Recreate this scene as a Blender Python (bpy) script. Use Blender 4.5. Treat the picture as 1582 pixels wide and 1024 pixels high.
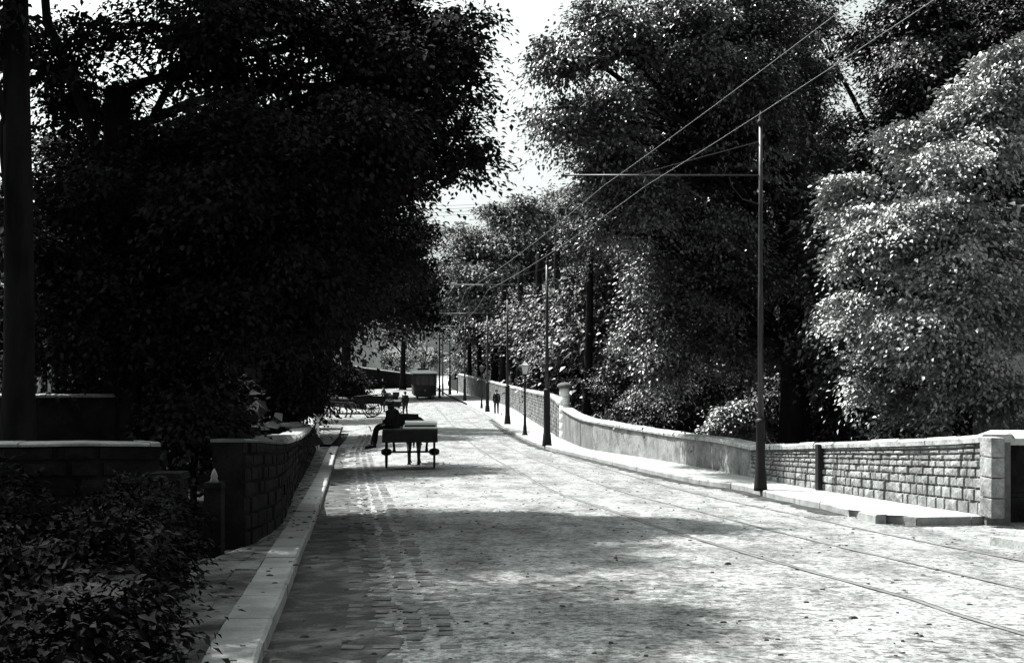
import bpy, bmesh, math, random
import numpy as np
from mathutils import Vector, Matrix
rad = math.radians
for o in list(bpy.data.objects): bpy.data.objects.remove(o)
scene = bpy.context.scene
COL = scene.collection

# ------------------------------------------------------------------ camera, sky, sun
F, CX, HY = 1900.0, 791.0, 570.0          # focal length / principal column / eye level, in photo pixels
cam_d = bpy.data.cameras.new('camera'); cam = bpy.data.objects.new('camera', cam_d); COL.objects.link(cam)
cam.location = (0, 0, 0); cam.rotation_euler = (rad(90), 0, 0)
cam_d.sensor_width = 36; cam_d.lens = 36 * F / 1582
cam_d.shift_y = (HY - 512) / 1582
cam_d.clip_start = 0.1; cam_d.clip_end = 3000
scene.camera = cam

SUN_AZ, SUN_EL = 54.0, 58.0               # degrees left of the view direction, and above the horizon
world = bpy.data.worlds.new('World'); scene.world = world; world.use_nodes = True
wn = world.node_tree.nodes; wl = world.node_tree.links; wn.clear()
sky = wn.new('ShaderNodeTexSky'); sky.sky_type = 'NISHITA'; sky.sun_disc = False
sky.sun_elevation = rad(SUN_EL); sky.sun_rotation = rad(-SUN_AZ)
sky.dust_density = 6.0; sky.air_density = 1.0; sky.ozone_density = 1.0
bw = wn.new('ShaderNodeRGBToBW'); tint = wn.new('ShaderNodeMixRGB'); tint.blend_type = 'MULTIPLY'; tint.inputs[0].default_value = 1
tint.inputs[2].default_value = (0.93, 1.0, 0.97, 1)
bg = wn.new('ShaderNodeBackground'); bg.inputs[1].default_value = 0.105
wo = wn.new('ShaderNodeOutputWorld')
wl.new(sky.outputs[0], bw.inputs[0]); wl.new(bw.outputs[0], tint.inputs[1]); wl.new(tint.outputs[0], bg.inputs[0]); wl.new(bg.outputs[0], wo.inputs[0])
sd = bpy.data.lights.new('sun', 'SUN'); sun = bpy.data.objects.new('sun', sd); COL.objects.link(sun)
sd.energy = 5.0; sd.angle = rad(0.6); sd.color = (1, 0.99, 0.97)
SV = Vector((-math.sin(rad(SUN_AZ)) * math.cos(rad(SUN_EL)), math.cos(rad(SUN_AZ)) * math.cos(rad(SUN_EL)), math.sin(rad(SUN_EL))))
sun.rotation_euler = SV.to_track_quat('Z', 'Y').to_euler()
scene.view_settings.view_transform = 'Standard'; scene.view_settings.look = 'None'
scene.view_settings.exposure = 1.55; scene.view_settings.gamma = 1.0
scene.cycles.max_bounces = 4; scene.cycles.diffuse_bounces = 2; scene.cycles.glossy_bounces = 2
scene.cycles.use_adaptive_sampling = True

# ------------------------------------------------------------------ helpers
def link(o, parent=None):
    COL.objects.link(o)
    if parent is not None: o.parent = parent
    return o
def tag(o, label=None, cat=None, group=None, kind=None):
    if label: o['label'] = label
    if cat: o['category'] = cat
    if group: o['group'] = group
    if kind: o['kind'] = kind
    return o
def empty(name, loc=(0, 0, 0), rz=0, **k):
    o = bpy.data.objects.new(name, None); link(o); o.location = loc; o.rotation_euler = (0, 0, rz)
    o.empty_display_size = 0.2
    return tag(o, **k)

def mat(name, c1, c2=None, scale=3.0, rough=0.9, bump=0.0, bscale=None, spec=0.2, grain=0.0, metal=0.0, stretch=(1, 1, 1), lo=0.35, hi=0.65, translucent=0):
    """grey procedural material: two tones mixed by noise, a fine second noise, and bump"""
    m = bpy.data.materials.new(name); m.use_nodes = True
    nt = m.node_tree; n = nt.nodes; L = nt.links; p = n['Principled BSDF']
    def g(v): return (v * 0.975, v * 1.0, v * 0.985, 1) if not isinstance(v, tuple) else v + (1,)
    c2 = c1 if c2 is None else c2
    geo = n.new('ShaderNodeNewGeometry'); mp = n.new('ShaderNodeMapping'); mp.inputs['Scale'].default_value = stretch
    L.new(geo.outputs['Position'], mp.inputs[0])
    t = n.new('ShaderNodeTexNoise'); t.inputs['Scale'].default_value = scale; t.inputs['Detail'].default_value = 8; t.inputs['Roughness'].default_value = 0.65
    L.new(mp.outputs[0], t.inputs['Vector'])
    r = n.new('ShaderNodeValToRGB'); r.color_ramp.elements[0].position = lo; r.color_ramp.elements[1].position = hi
    r.color_ramp.elements[0].color = g(c1); r.color_ramp.elements[1].color = g(c2)
    L.new(t.outputs[0], r.inputs[0]); out = r.outputs[0]
    if grain > 0:
        t2 = n.new('ShaderNodeTexNoise'); t2.inputs['Scale'].default_value = 55; t2.inputs['Detail'].default_value = 3
        L.new(mp.outputs[0], t2.inputs['Vector'])
        mr = n.new('ShaderNodeMapRange'); mr.inputs[1].default_value = 0.3; mr.inputs[2].default_value = 0.7
        mr.inputs[3].default_value = 1 - grain; mr.inputs[4].default_value = 1 + grain
        L.new(t2.outputs[0], mr.inputs[0])
        mx = n.new('ShaderNodeMixRGB'); mx.blend_type = 'MULTIPLY'; mx.inputs[0].default_value = 1
        L.new(out, mx.inputs[1]); L.new(mr.outputs[0], mx.inputs[2]); out = mx.outputs[0]
    L.new(out, p.inputs['Base Color'])
    p.inputs['Roughness'].default_value = rough; p.inputs['Metallic'].default_value = metal
    p.inputs['Specular IOR Level'].default_value = spec
    if bump > 0:
        t3 = n.new('ShaderNodeTexNoise'); t3.inputs['Scale'].default_value = bscale or scale * 6; t3.inputs['Detail'].default_value = 5
        L.new(mp.outputs[0], t3.inputs['Vector'])
        b = n.new('ShaderNodeBump'); b.inputs['Strength'].default_value = bump; b.inputs['Distance'].default_value = 0.03
        L.new(t3.outputs[0], b.inputs['Height']); L.new(b.outputs[0], p.inputs['Normal'])
    return m

def leafmat(name, a, b, rough=0.5, spec=0.35):
    """leaf tones vary per clump (noise in space) and per leaf (finer noise)"""
    m = mat(name, a, b, scale=1.3, rough=rough, spec=spec, grain=0.0, lo=0.3, hi=0.7)
    nt = m.node_tree; n = nt.nodes; L = nt.links; p = n['Principled BSDF']
    lf = n.new('ShaderNodeTexWhiteNoise'); geo = n.new('ShaderNodeNewGeometry')
    mr = n.new('ShaderNodeMapRange'); mr.inputs[3].default_value = 0.55; mr.inputs[4].default_value = 1.45
    L.new(geo.outputs['Random Per Island'], mr.inputs[0])
    mx = n.new('ShaderNodeMixRGB'); mx.blend_type = 'MULTIPLY'; mx.inputs[0].default_value = 1
    src = p.inputs['Base Color'].links[0].from_socket
    L.new(src, mx.inputs[1]); L.new(mr.outputs[0], mx.inputs[2]); L.new(mx.outputs[0], p.inputs['Base Color'])
    n.remove(lf)
    return m

M = {}
M['road'] = mat('road_macadam', 0.12, 0.31, scale=0.9, rough=0.95, bump=0.5, bscale=14, grain=0.22, stretch=(1.6, 0.55, 1), lo=0.32, hi=0.62)
def dirt(m, scale, lo, hi, dark, stretch=(1, 1, 1)):
    nt = m.node_tree; n = nt.nodes; L = nt.links; p = n['Principled BSDF']; src = p.inputs['Base Color'].links[0].from_socket
    geo = n.new('ShaderNodeNewGeometry'); mp = n.new('ShaderNodeMapping'); mp.inputs['Scale'].default_value = stretch; mp.inputs['Location'].default_value = (scale, 3, 1); L.new(geo.outputs['Position'], mp.inputs[0])
    t = n.new('ShaderNodeTexNoise'); t.inputs['Scale'].default_value = scale; t.inputs['Detail'].default_value = 6; t.inputs['Roughness'].default_value = 0.7; L.new(mp.outputs[0], t.inputs['Vector'])
    r = n.new('ShaderNodeValToRGB'); r.color_ramp.elements[0].position = lo; r.color_ramp.elements[1].position = hi
    r.color_ramp.elements[0].color = (dark, dark, dark, 1); r.color_ramp.elements[1].color = (1, 1, 1, 1); L.new(t.outputs[0], r.inputs[0])
    mx = n.new('ShaderNodeMixRGB'); mx.blend_type = 'MULTIPLY'; mx.inputs[0].default_value = 1; L.new(src, mx.inputs[1]); L.new(r.outputs[0], mx.inputs[2]); L.new(mx.outputs[0], p.inputs['Base Color'])
dirt(M['road'], 9.0, 0.36, 0.47, 0.35, (1.0, 0.7, 1)); dirt(M['road'], 3.2, 0.36, 0.5, 0.6, (0.8, 1.2, 1)); dirt(M['road'], 24.0, 0.40, 0.55, 0.38, (0.8, 1, 1)); dirt(M['road'], 14.0, 0.38, 0.45, 0.3, (0.45, 1.1, 1))
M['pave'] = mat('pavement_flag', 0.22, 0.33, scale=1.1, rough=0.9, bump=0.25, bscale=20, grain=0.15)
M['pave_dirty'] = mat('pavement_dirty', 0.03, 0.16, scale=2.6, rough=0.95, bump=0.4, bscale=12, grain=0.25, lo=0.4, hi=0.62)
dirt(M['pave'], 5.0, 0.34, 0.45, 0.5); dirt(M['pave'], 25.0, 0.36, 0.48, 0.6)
M['kerb'] = mat('kerb_stone', 0.16, 0.28, scale=2, rough=0.9, bump=0.3, grain=0.15)
M['gutter'] = mat('gutter_dark', 0.03, 0.12, scale=3, rough=0.95, bump=0.6, bscale=12, grain=0.3, lo=0.45, hi=0.75)  # darker tone for the left strip and the pavement bed
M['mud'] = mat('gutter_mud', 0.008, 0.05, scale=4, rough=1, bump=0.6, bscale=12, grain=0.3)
M['sett'] = mat('sett_stone', 0.05, 0.14, scale=5, rough=0.85, bump=0.4, grain=0.25)
M['soil'] = mat('soil', 0.006, 0.018, scale=1.5, rough=1, bump=0.6, grain=0.2, spec=0.05)
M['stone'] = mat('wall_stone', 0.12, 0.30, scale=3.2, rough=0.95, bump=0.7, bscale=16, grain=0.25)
M['stone_dark'] = mat('wall_stone_shaded', 0.006, 0.018, scale=2.5, rough=0.95, spec=0.05, bump=0.7, bscale=14, grain=0.25)  # shade on the dark walls lowered into the stone colour
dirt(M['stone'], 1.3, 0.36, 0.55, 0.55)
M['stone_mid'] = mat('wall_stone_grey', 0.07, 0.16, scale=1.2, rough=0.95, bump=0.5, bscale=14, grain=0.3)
M['render'] = mat('wall_render', 0.13, 0.25, scale=1.4, rough=0.95, bump=0.3, bscale=14, grain=0.25)
dirt(M['render'], 2.2, 0.36, 0.52, 0.6); dirt(M['render'], 9.0, 0.38, 0.48, 0.6)
M['coping'] = mat('coping_stone', 0.27, 0.42, scale=3, rough=0.9, bump=0.35, bscale=14, grain=0.15)
M['coping_dull'] = mat('coping_weathered', 0.16, 0.28, scale=3, rough=0.9, bump=0.35, bscale=14, grain=0.2)
dirt(M['coping'], 6.0, 0.38, 0.5, 0.5)
M['mortar'] = mat('mortar', 0.08, 0.14, scale=5, rough=1, grain=0.2)
M['iron'] = mat('iron_paint_dark', 0.006, 0.012, scale=4, rough=0.6, spec=0.2)
M['pole_top'] = mat('pole_paint', 0.012, 0.025, scale=4, rough=0.45, spec=0.4)
M['wire'] = mat('copper_wire', 0.14, 0.2, rough=0.35, spec=0.5)
M['rail'] = mat('rail_steel', 0.08, 0.15, scale=3, rough=0.5, spec=0.4)
M['groove'] = mat('rail_groove', 0.012, 0.02)
M['bark'] = mat('bark_dark', 0.006, 0.016, scale=4, rough=1, spec=0.03, bump=0.9, bscale=10, stretch=(1, 1, 0.25))
M['bark_pale'] = mat('bark_pale', 0.12, 0.3, scale=3, rough=1, bump=0.5, bscale=10)
M['leaf_dark'] = leafmat('leaf_dark', 0.022, 0.04)  # foliage shade lowered into the leaf colour
M['leaf_left'] = leafmat('leaf_left', 0.012, 0.022, rough=0.9, spec=0.04)  # the left bank's shade put into the leaf colour
M['leaf_deep_shade'] = leafmat('leaf_deep_shade', 0.008, 0.014, rough=0.95, spec=0.02)  # near-black: deep shade put into the leaf colour
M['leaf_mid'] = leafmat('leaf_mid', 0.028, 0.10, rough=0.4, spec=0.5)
M['leaf_lit'] = leafmat('leaf_sunlit', 0.13, 0.36, rough=0.42, spec=0.5)  # sunlit brightness raised into the leaf colour
M['leaf_far_hazy'] = leafmat('leaf_far_hazy', 0.12, 0.2, rough=0.7, spec=0.2)  # distance haze put into a paler leaf colour
M['paint_dark'] = mat('tram_paint', 0.004, 0.008, scale=4, rough=0.4, spec=0.4)
M['tram_roof'] = mat('tram_roof_canvas', 0.78, 0.85, scale=2, rough=0.8)
M['tram_panel'] = mat('tram_panel', 0.008, 0.016, scale=4, rough=0.45)
M['glass'] = mat('dark_glass', 0.015, 0.02, rough=0.15, spec=0.5)
M['lamp_glass'] = mat('lantern_glass', 0.5, 0.6, rough=0.3, spec=0.5)
M['wood_dark'] = mat('cart_wood', 0.007, 0.018, scale=5, rough=0.8, bump=0.2)
M['wood_pale'] = mat('pale_boards', 0.75, 0.85, scale=4, rough=0.8, bump=0.2)
M['cloth_dark'] = mat('cloth_dark', 0.010, 0.02, scale=8, rough=1, spec=0.05)
M['cloth_mid'] = mat('cloth_grey', 0.02, 0.04, scale=8, rough=1, spec=0.05)
M['skin'] = mat('skin', 0.28, 0.32, rough=0.7)
M['hair'] = mat('hair', 0.012, 0.02, rough=0.8)
M['horse_dark'] = mat('horse_coat_dark', 0.012, 0.03, scale=3, rough=0.6)
M['horse_mane'] = mat('horse_mane', 0.008, 0.012, rough=0.9)
M['hoof'] = mat('hoof', 0.02, 0.03, rough=0.7)
M['leather'] = mat('harness_leather', 0.008, 0.014, rough=0.5)
M['house'] = mat('house_stone_pale', 0.45, 0.55, scale=1.2, rough=0.95, grain=0.25)
M['white'] = mat('white_paint', 0.65, 0.75, rough=0.8)
M['slate'] = mat('slate', 0.05, 0.1, scale=2, rough=0.7)
M['clod'] = mat('dung_and_mud', 0.02, 0.06, scale=9, rough=1)

def from_np(name, V, Fc, material, parent=None, smooth=False, nper=None):
    """V (n,3); Fc (m,k) array of faces with k corners each"""
    me = bpy.data.meshes.new(name)
    V = np.asarray(V, dtype=np.float32); Fc = np.asarray(Fc, dtype=np.int32)
    m, k = Fc.shape
    me.vertices.add(len(V)); me.vertices.foreach_set('co', V.ravel())
    me.loops.add(m * k); me.loops.foreach_set('vertex_index', Fc.ravel())
    me.polygons.add(m); me.polygons.foreach_set('loop_start', np.arange(0, m * k, k, dtype=np.int32))
    try: me.polygons.foreach_set('loop_total', np.full(m, k, dtype=np.int32))
    except Exception: pass
    if smooth: me.polygons.foreach_set('use_smooth', np.ones(m, dtype=bool))
    me.materials.append(material); me.update(calc_edges=True); me.validate()
    o = bpy.data.objects.new(name, me); link(o, parent); return o

class MB:
    """collects simple shapes and links them as ONE mesh object"""
    def __init__(s): s.v = []; s.f = []
    def add(s, vs, fs):
        b = len(s.v); s.v += [tuple(v) for v in vs]; s.f += [tuple(i + b for i in f) for f in fs]; return s
    def box(s, c, d, rz=0, M4=None, top=1.0, topy=None):
        hx, hy, hz = d[0] / 2, d[1] / 2, d[2] / 2; ty = top if topy is None else topy
        vs = [(-hx, -hy, -hz), (hx, -hy, -hz), (hx, hy, -hz), (-hx, hy, -hz), (-hx * top, -hy * ty, hz), (hx * top, -hy * ty, hz), (hx * top, hy * ty, hz), (-hx * top, hy * ty, hz)]
        R = M4 if M4 is not None else Matrix.Rotation(rz, 3, 'Z')
        vs = [R @ Vector(v) + Vector(c) for v in vs]
        return s.add(vs, [(0, 3, 2, 1), (4, 5, 6, 7), (0, 1, 5, 4), (1, 2, 6, 5), (2, 3, 7, 6), (3, 0, 4, 7)])
    def tube(s, pts, rs, n=10, cap=True):
        pts = [Vector(p) for p in pts]
        if not isinstance(rs, (list, tuple)): rs = [rs] * len(pts)
        rings = []; up = None
        for i, p in enumerate(pts):
            t = (pts[min(i + 1, len(pts) - 1)] - pts[max(i - 1, 0)])
            t = t.normalized() if t.length > 1e-6 else Vector((0, 0, 1))
            if up is None: up = Vector((1, 0, 0)) if abs(t.x) < 0.9 else Vector((0, 1, 0))
            u = (up - t * up.dot(t)).normalized(); w = t.cross(u); up = u
            rings.append([p + (u * math.cos(2 * math.pi * k / n) + w * math.sin(2 * math.pi * k / n)) * rs[i] for k in range(n)])
        vs = [v for r in rings for v in r]; fs = []
        for i in range(len(pts) - 1):
            for k in range(n):
                a, b = i * n + k, i * n + (k + 1) % n
                fs.append((a, b, b + n, a + n))
        if cap:
            fs.append(tuple(range(n - 1, -1, -1))); fs.append(tuple((len(pts) - 1) * n + k for k in range(n)))
        return s.add(vs, fs)
    def lathe(s, c, prof, n=16):
        c = Vector(c); return s.tube([c + Vector((0, 0, z)) for r, z in prof], [r for r, z in prof], n)
    def ring(s, c, R, r, axis='x', n=28, m=8):
        vs = []; fs = []
        for i in range(n):
            a = 2 * math.pi * i / n
            for j in range(m):
                b = 2 * math.pi * j / m; q = R + r[0] * math.cos(b); h = r[1] * math.sin(b)
                v = (h, q * math.cos(a), q * math.sin(a)) if axis == 'x' else (q * math.cos(a), h, q * math.sin(a))
                vs.append(Vector(v) + Vector(c))
                i2, j2 = (i + 1) % n, (j + 1) % m
                fs.append((i * m + j, i * m + j2, i2 * m + j2, i2 * m + j))
        return s.add(vs, fs)
    def build(s, name, material, parent=None, smooth=False, bevel=0):
        me = bpy.data.meshes.new(name); me.from_pydata(s.v, [], s.f); me.materials.append(material)
        bm = bmesh.new(); bm.from_mesh(me); bmesh.ops.recalc_face_normals(bm, faces=bm.faces)
        if bevel: bmesh.ops.bevel(bm, geom=list(bm.edges), offset=bevel, segments=2, affect='EDGES', profile=0.6)
        bm.to_mesh(me); bm.free()
        if smooth:
            for p in me.polygons: p.use_smooth = len(p.vertices) <= 4
        me.update(); o = bpy.data.objects.new(name, me); link(o, parent); return o

# ------------------------------------------------------------------ the lie of the land
_gy = [-20, 0, 7, 12, 18, 26, 38, 51, 73, 96, 119, 140, 165, 200, 260, 340, 500, 900]
_gz = [-1.5, -1.62, -1.74, -1.92, -2.2, -2.52, -2.93, -3.14, -3.27, -3.30, -3.18, -2.95, -2.6, -2.2, -1.4, -1.0, 0.5, 4]
_t = np.linspace(-20, 900, 9201); _g = np.interp(_t, _gy, _gz)
_k = np.exp(-0.5 * (np.arange(-60, 61) / 22.0) ** 2); _k /= _k.sum()
_g = np.convolve(np.pad(_g, 60, mode='edge'), _k, 'valid')
def G(y): return float(np.interp(y, _t, _g))
def Gn(y): return np.interp(y, _t, _g)
def on_ground(px, py, dz=0.0, near=3, far=400):
    """the point of the ground (raised by dz) that the photo shows at that pixel; returns (x, y, z)"""
    ys = np.linspace(near, far, 8000); row = HY - F * (Gn(ys) + dz) / ys
    i = int(np.argmin(np.where(row >= py, 0, 1))) if row[0] < py else None
    j = np.where(row <= py)[0]
    y = float(ys[j[0]]) if len(j) else far
    return Vector(((px - CX) * y / F, y, G(y) + dz))
def at(px, py, d): return Vector(((px - CX) * d / F, d, (HY - py) * d / F))

def curve(pts, n=None, step=0.5):
    """smooth (Catmull-Rom) line through points sorted by distance, resampled"""
    P = [np.array(p, float) for p in pts]; P = [2 * P[0] - P[1]] + P + [2 * P[-1] - P[-2]]; out = []
    for i in range(1, len(P) - 2):
        L = np.linalg.norm(P[i + 1] - P[i]); k = max(2, int(L / step))
        for t in np.arange(k) / k:
            out.append(0.5 * ((2 * P[i]) + (-P[i - 1] + P[i + 1]) * t + (2 * P[i - 1] - 5 * P[i] + 4 * P[i + 1] - P[i + 2]) * t * t + (-P[i - 1] + 3 * P[i] - 3 * P[i + 1] + P[i + 2]) * t ** 3))
    out.append(P[-2]); return np.array(out)
def line_x(pts):
    P = sorted([(p[1], p[0]) for p in pts]); a = np.array(P)
    c = curve(a[:, ::-1], step=0.5); o = np.argsort(c[:, 1]); ys, xs = c[o, 1], c[o, 0]
    return lambda y: np.interp(y, ys, xs)
PV = 0.12      # pavement height above the road
kerbR_px = [(1344, 806), (1270, 787), (1195, 771), (1146, 758), (1077, 748), (1008, 733), (924, 713), (836, 691), (788, 668), (756, 645), (719, 625), (690, 611)]
KR = [on_ground(a, b)[:2] for a, b in kerbR_px] + [(-11.0, 175), (-13, 215), (-15, 260)]
kerbL_px = [(405, 1024), (435, 950), (463, 870), (490, 800), (508, 745), (521, 698)]
KL = [(-0.9, 3.5)] + [tuple(on_ground(a, b)[:2]) for a, b in kerbL_px]
KLn = KL + [(-7.6, 57), (-9.3, 72)]
kr = line_x(KR); kl = line_x(KLn)
baseR_px = [(1536, 806), (1480, 793), (1400, 779), (1278, 757), (1160, 737), (1060, 717), (990, 706), (916, 695), (869, 679), (849, 666), (820, 648), (788, 629), (750, 616), (708, 605)]
BR = [on_ground(a, b, PV)[:2] for a, b in baseR_px]
wallL_px = [(256, 960), (284, 885), (425, 817), (455, 756), (480, 712), (491, 692)]
BL = [on_ground(a, b, PV)[:2] for a, b in wallL_px]
br = line_x(list(BR) + [(-9.2, 175), (-11.2, 215), (-13.2, 260)]); bl = line_x([(-1.25, 3.5), (-1.65, 5.2)] + [tuple(p) for p in BL] + [(-10.2, 75)])

def grid_sheet(name, x0f, x1f, ys, nx, zf, material, **k):
    ys = np.asarray(ys); u = np.linspace(0, 1, nx)
    X = x0f(ys)[:, None] * (1 - u) + x1f(ys)[:, None] * u; Y = np.repeat(ys[:, None], nx, 1)
    Z = zf(X, Y); V = np.stack([X, Y, Z], -1).reshape(-1, 3)
    i = np.arange(len(ys) - 1)[:, None] * nx + np.arange(nx - 1)[None]
    Fc = np.stack([i, i + 1, i + nx + 1, i + nx], -1).reshape(-1, 4)
    return tag(from_np(name, V, Fc, material, smooth=True), **k)
const = lambda v: (lambda y: np.full_like(np.asarray(y, float), v))

# corridor bounds used by the terrain
def left_bound(y): return np.interp(y, [0, 3.5, 46, 75, 90, 100, 112, 165, 185, 230, 260, 400], [-2.2, float(bl(3.5)), float(bl(46)), -13.4, -17.5, -27, -34, -34, -20, -19, -21, -26])
def right_bound(y): return np.interp(y, [0, 17.4, 17.8, 26, 47, 60, 107, 163, 260, 400], [13, 13, 7.3, float(br(26)), float(br(47)), float(br(60)), float(br(107)), float(br(163)), -10, -12])
def terrain_z(X, Y):
    dl = np.maximum(0, left_bound(Y) - X); dr = np.maximum(0, X - right_bound(Y))
    near = np.clip((Y - 2) / 8, 0, 1)
    rise = near * (0.10 * np.minimum(dl, 5) + 0.34 * np.clip(dl - 4, 0, 22) + 0.12 * np.clip(dl - 26, 0, 200))
    fade = 1 - 0.97 * np.clip((Y - 95) / 50, 0, 1)
    rise *= fade
    rr = near * (0.05 * np.minimum(dr, 5) + 0.30 * np.clip(dr - 5, 0, 26) + 0.10 * np.clip(dr - 31, 0, 200)) * (1 - 0.6 * np.clip((Y - 150) / 80, 0, 1))
    inside = (dl <= 0) & (dr <= 0)
    wob = 0.12 * np.sin(X * 0.9 + Y * 0.31) * np.sin(Y * 0.7 - X * 0.2)
    return Gn(Y) - 0.05 + rise + rr + np.where(inside, 0, wob * np.clip((dl + dr) / 2, 0, 1))
ys = np.concatenate([np.arange(-30, 30, 1.0), np.arange(30, 200, 2.0), np.arange(200, 900, 20.0)])
xs = np.concatenate([np.arange(-600, -60, 30), np.arange(-60, -12, 2.0), np.arange(-12, 14, 0.5), np.arange(14, 60, 2.0), np.arange(60, 601, 30)])
XX, YY = np.meshgrid(xs, ys); ZZ = terrain_z(XX, YY)
V = np.stack([XX, YY, ZZ], -1).reshape(-1, 3); nx = len(xs)
i = np.arange(len(ys) - 1)[:, None] * nx + np.arange(nx - 1)[None]
tag(from_np('ground', V, np.stack([i, i + 1, i + nx + 1, i + nx], -1).reshape(-1, 4), M['soil'], smooth=True), kind='structure')

def road_z(X, Y):
    c = (kl(Y) + kr(Y)) / 2; w = (kr(Y) - kl(Y)) / 2
    return Gn(Y) + 0.05 * np.clip(1 - ((X - c) / w) ** 2, -0.2, 1) + 0.006 * np.sin(X * 7.3 + np.sin(Y * 2.1)) * np.sin(Y * 3.7) - 0.05 * np.clip(1 - (Y / 3), 0, 1)
road_left = lambda y: np.where(np.asarray(y) < 62, kl(np.minimum(y, 70)) - 0.05, left_bound(y) + 0.3)
def road_right(y):
    y = np.asarray(y, float); return np.where(y < 18.2, 13.0, kr(np.maximum(y, 18.2)) + 0.05)
ys = np.concatenate([np.arange(-8, 18.2, 0.2), np.arange(18.21, 60, 0.3), np.arange(60, 262, 1.0)])
road = grid_sheet('road', road_left, road_right, ys, 60, road_z, M['road'], kind='structure')

# pavements: a flagged sheet on top of a kerb step
RT = [on_ground(a, b) for a, b in ((1344, 806), (1378, 810.5), (1420, 811.5), (1480, 811), (1541, 809))]
ysR = np.concatenate([np.arange(17.4, 70, 0.4), np.arange(70, 258, 2)])
edgeR0 = lambda y: kr(y) + 0.16
grid_sheet('pavement', edgeR0, lambda y: br(y) + 0.12, np.concatenate([[RT[0].y + 0.05], ysR[ysR > RT[0].y + 0.1]]), 8, lambda X, Y: Gn(Y) + PV + 0.0 * X, M['pave'], kind='structure')
ysL = np.arange(3.5, 47.5, 0.4)
stripw = lambda y: np.interp(y, [3.5, 7, 11, 16, 26, 47], [0.62, 0.62, 0.70, 0.74, 0.74, 0.7])
slab_rnd = random.Random(2); mb_s = MB()
for row in range(3):
    yy_ = 3.5 - slab_rnd.random()
    while yy_ < 46.5:
        ln = slab_rnd.uniform(0.45, 0.95); a_, b_ = yy_, min(46.6, yy_ + ln - 0.014); dz_ = slab_rnd.uniform(-0.008, 0.008)
        def sp(y, t):
            r_, l_ = float(kl(y)) - 0.305, float(bl(y)) + 0.0; t = (row + t) / 3
            return (r_ + (l_ - r_) * t, y, G(y) + PV + 0.002 + dz_ + slab_rnd.uniform(-0.006, 0.006))
        q = [sp(a_, 0.008), sp(b_, 0.008), sp(b_, 0.99), sp(a_, 0.99)]
        mb_s.add(q + [(v[0], v[1], v[2] - 0.06) for v in q], [(0, 1, 2, 3), (0, 4, 5, 1), (1, 5, 6, 2), (2, 6, 7, 3), (3, 7, 4, 0)]); yy_ += ln
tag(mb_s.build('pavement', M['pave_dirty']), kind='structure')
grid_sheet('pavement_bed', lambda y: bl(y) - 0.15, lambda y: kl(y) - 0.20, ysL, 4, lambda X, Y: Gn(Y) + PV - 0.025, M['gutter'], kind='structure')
# the path past the side entrance, further down on the left
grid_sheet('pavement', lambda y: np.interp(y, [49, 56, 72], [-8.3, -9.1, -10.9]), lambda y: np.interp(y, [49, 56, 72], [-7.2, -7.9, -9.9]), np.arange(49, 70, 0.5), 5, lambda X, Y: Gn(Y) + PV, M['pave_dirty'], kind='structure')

def sweep(path, prof, name, material, parent=None, seg=0, gap=0.012, jitter=0.0, seed=0, step=1):
    """prof: list of (lateral offset, height) closed; lateral + is to the right of the direction of travel.
    path: (x, y, z0[, h scale]) ; seg > 0 cuts the run into separate stones that long, all in one mesh"""
    rnd = random.Random(seed); P = [Vector(p[:3]) for p in path]; N = []
    for i in range(len(P)):
        t = P[min(i + 1, len(P) - 1)] - P[max(i - 1, 0)]; t.z = 0; t.normalize(); N.append(Vector((t.y, -t.x, 0)))
    cum = [0]
    for i in range(1, len(P)): cum.append(cum[-1] + (P[i] - P[i - 1]).length)
    def pt(s):
        s = min(max(s, 0), cum[-1] - 1e-6); i = int(np.searchsorted(cum, s, side='right')) - 1; i = min(max(i, 0), len(P) - 2)
        f = (s - cum[i]) / max(1e-9, cum[i + 1] - cum[i]); return P[i].lerp(P[i + 1], f), N[i].lerp(N[i + 1], f).normalized()
    mb = MB(); k = len(prof)
    if seg <= 0: spans = [(0, cum[-1])]; 
    else:
        spans = []; s = 0
        while s < cum[-1] - 0.05:
            e = min(cum[-1], s + seg * rnd.uniform(0.75, 1.3)); spans.append((s, e - gap)); s = e
    for (a, b) in spans:
        n = max(1, int((b - a) / (0.5 * step))); vs = []; jl = rnd.uniform(-jitter, jitter); jh = rnd.uniform(-jitter, jitter)
        for j in range(n + 1):
            p, nn = pt(a + (b - a) * j / n)
            for (l, h) in prof: vs.append(p + nn * (l + jl) + Vector((0, 0, h + (jh if h > 0.02 else 0))))
        fs = []
        for j in range(n):
            for q in range(k): fs.append((j * k + q, j * k + (q + 1) % k, (j + 1) * k + (q + 1) % k, (j + 1) * k + q))
        fs.append(tuple(range(k))); fs.append(tuple(n * k + q for q in range(k - 1, -1, -1)))
        mb.add(vs, fs)
    return mb.build(name, material, parent)

def kerb(yr, xf, side, label, seg=0.9):
    pts = [(float(xf(y)), y, G(y)) for y in np.arange(yr[0], yr[1], 0.4)]
    w_ = 0.15 if side > 0 else 0.30
    pr = [(0.0, -0.12), (0.0, PV - 0.02), (0.02 * side, PV + 0.002), (w_ * side, PV + 0.006), (w_ * side, -0.12)]
    o = sweep(pts, pr, 'kerb', M['kerb'], seg=seg, jitter=0.006, seed=int(yr[0] * 7)); return tag(o, label, 'kerb', kind='structure')
RT = [on_ground(a, b) for a, b in ((1344, 806), (1378, 810.5), (1420, 811.5), (1480, 811), (1541, 809))]
kerb((RT[0].y - 0.28, 110), kr, 1, None)
kerb((3.5, 47.3), kl, -1, None)
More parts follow.
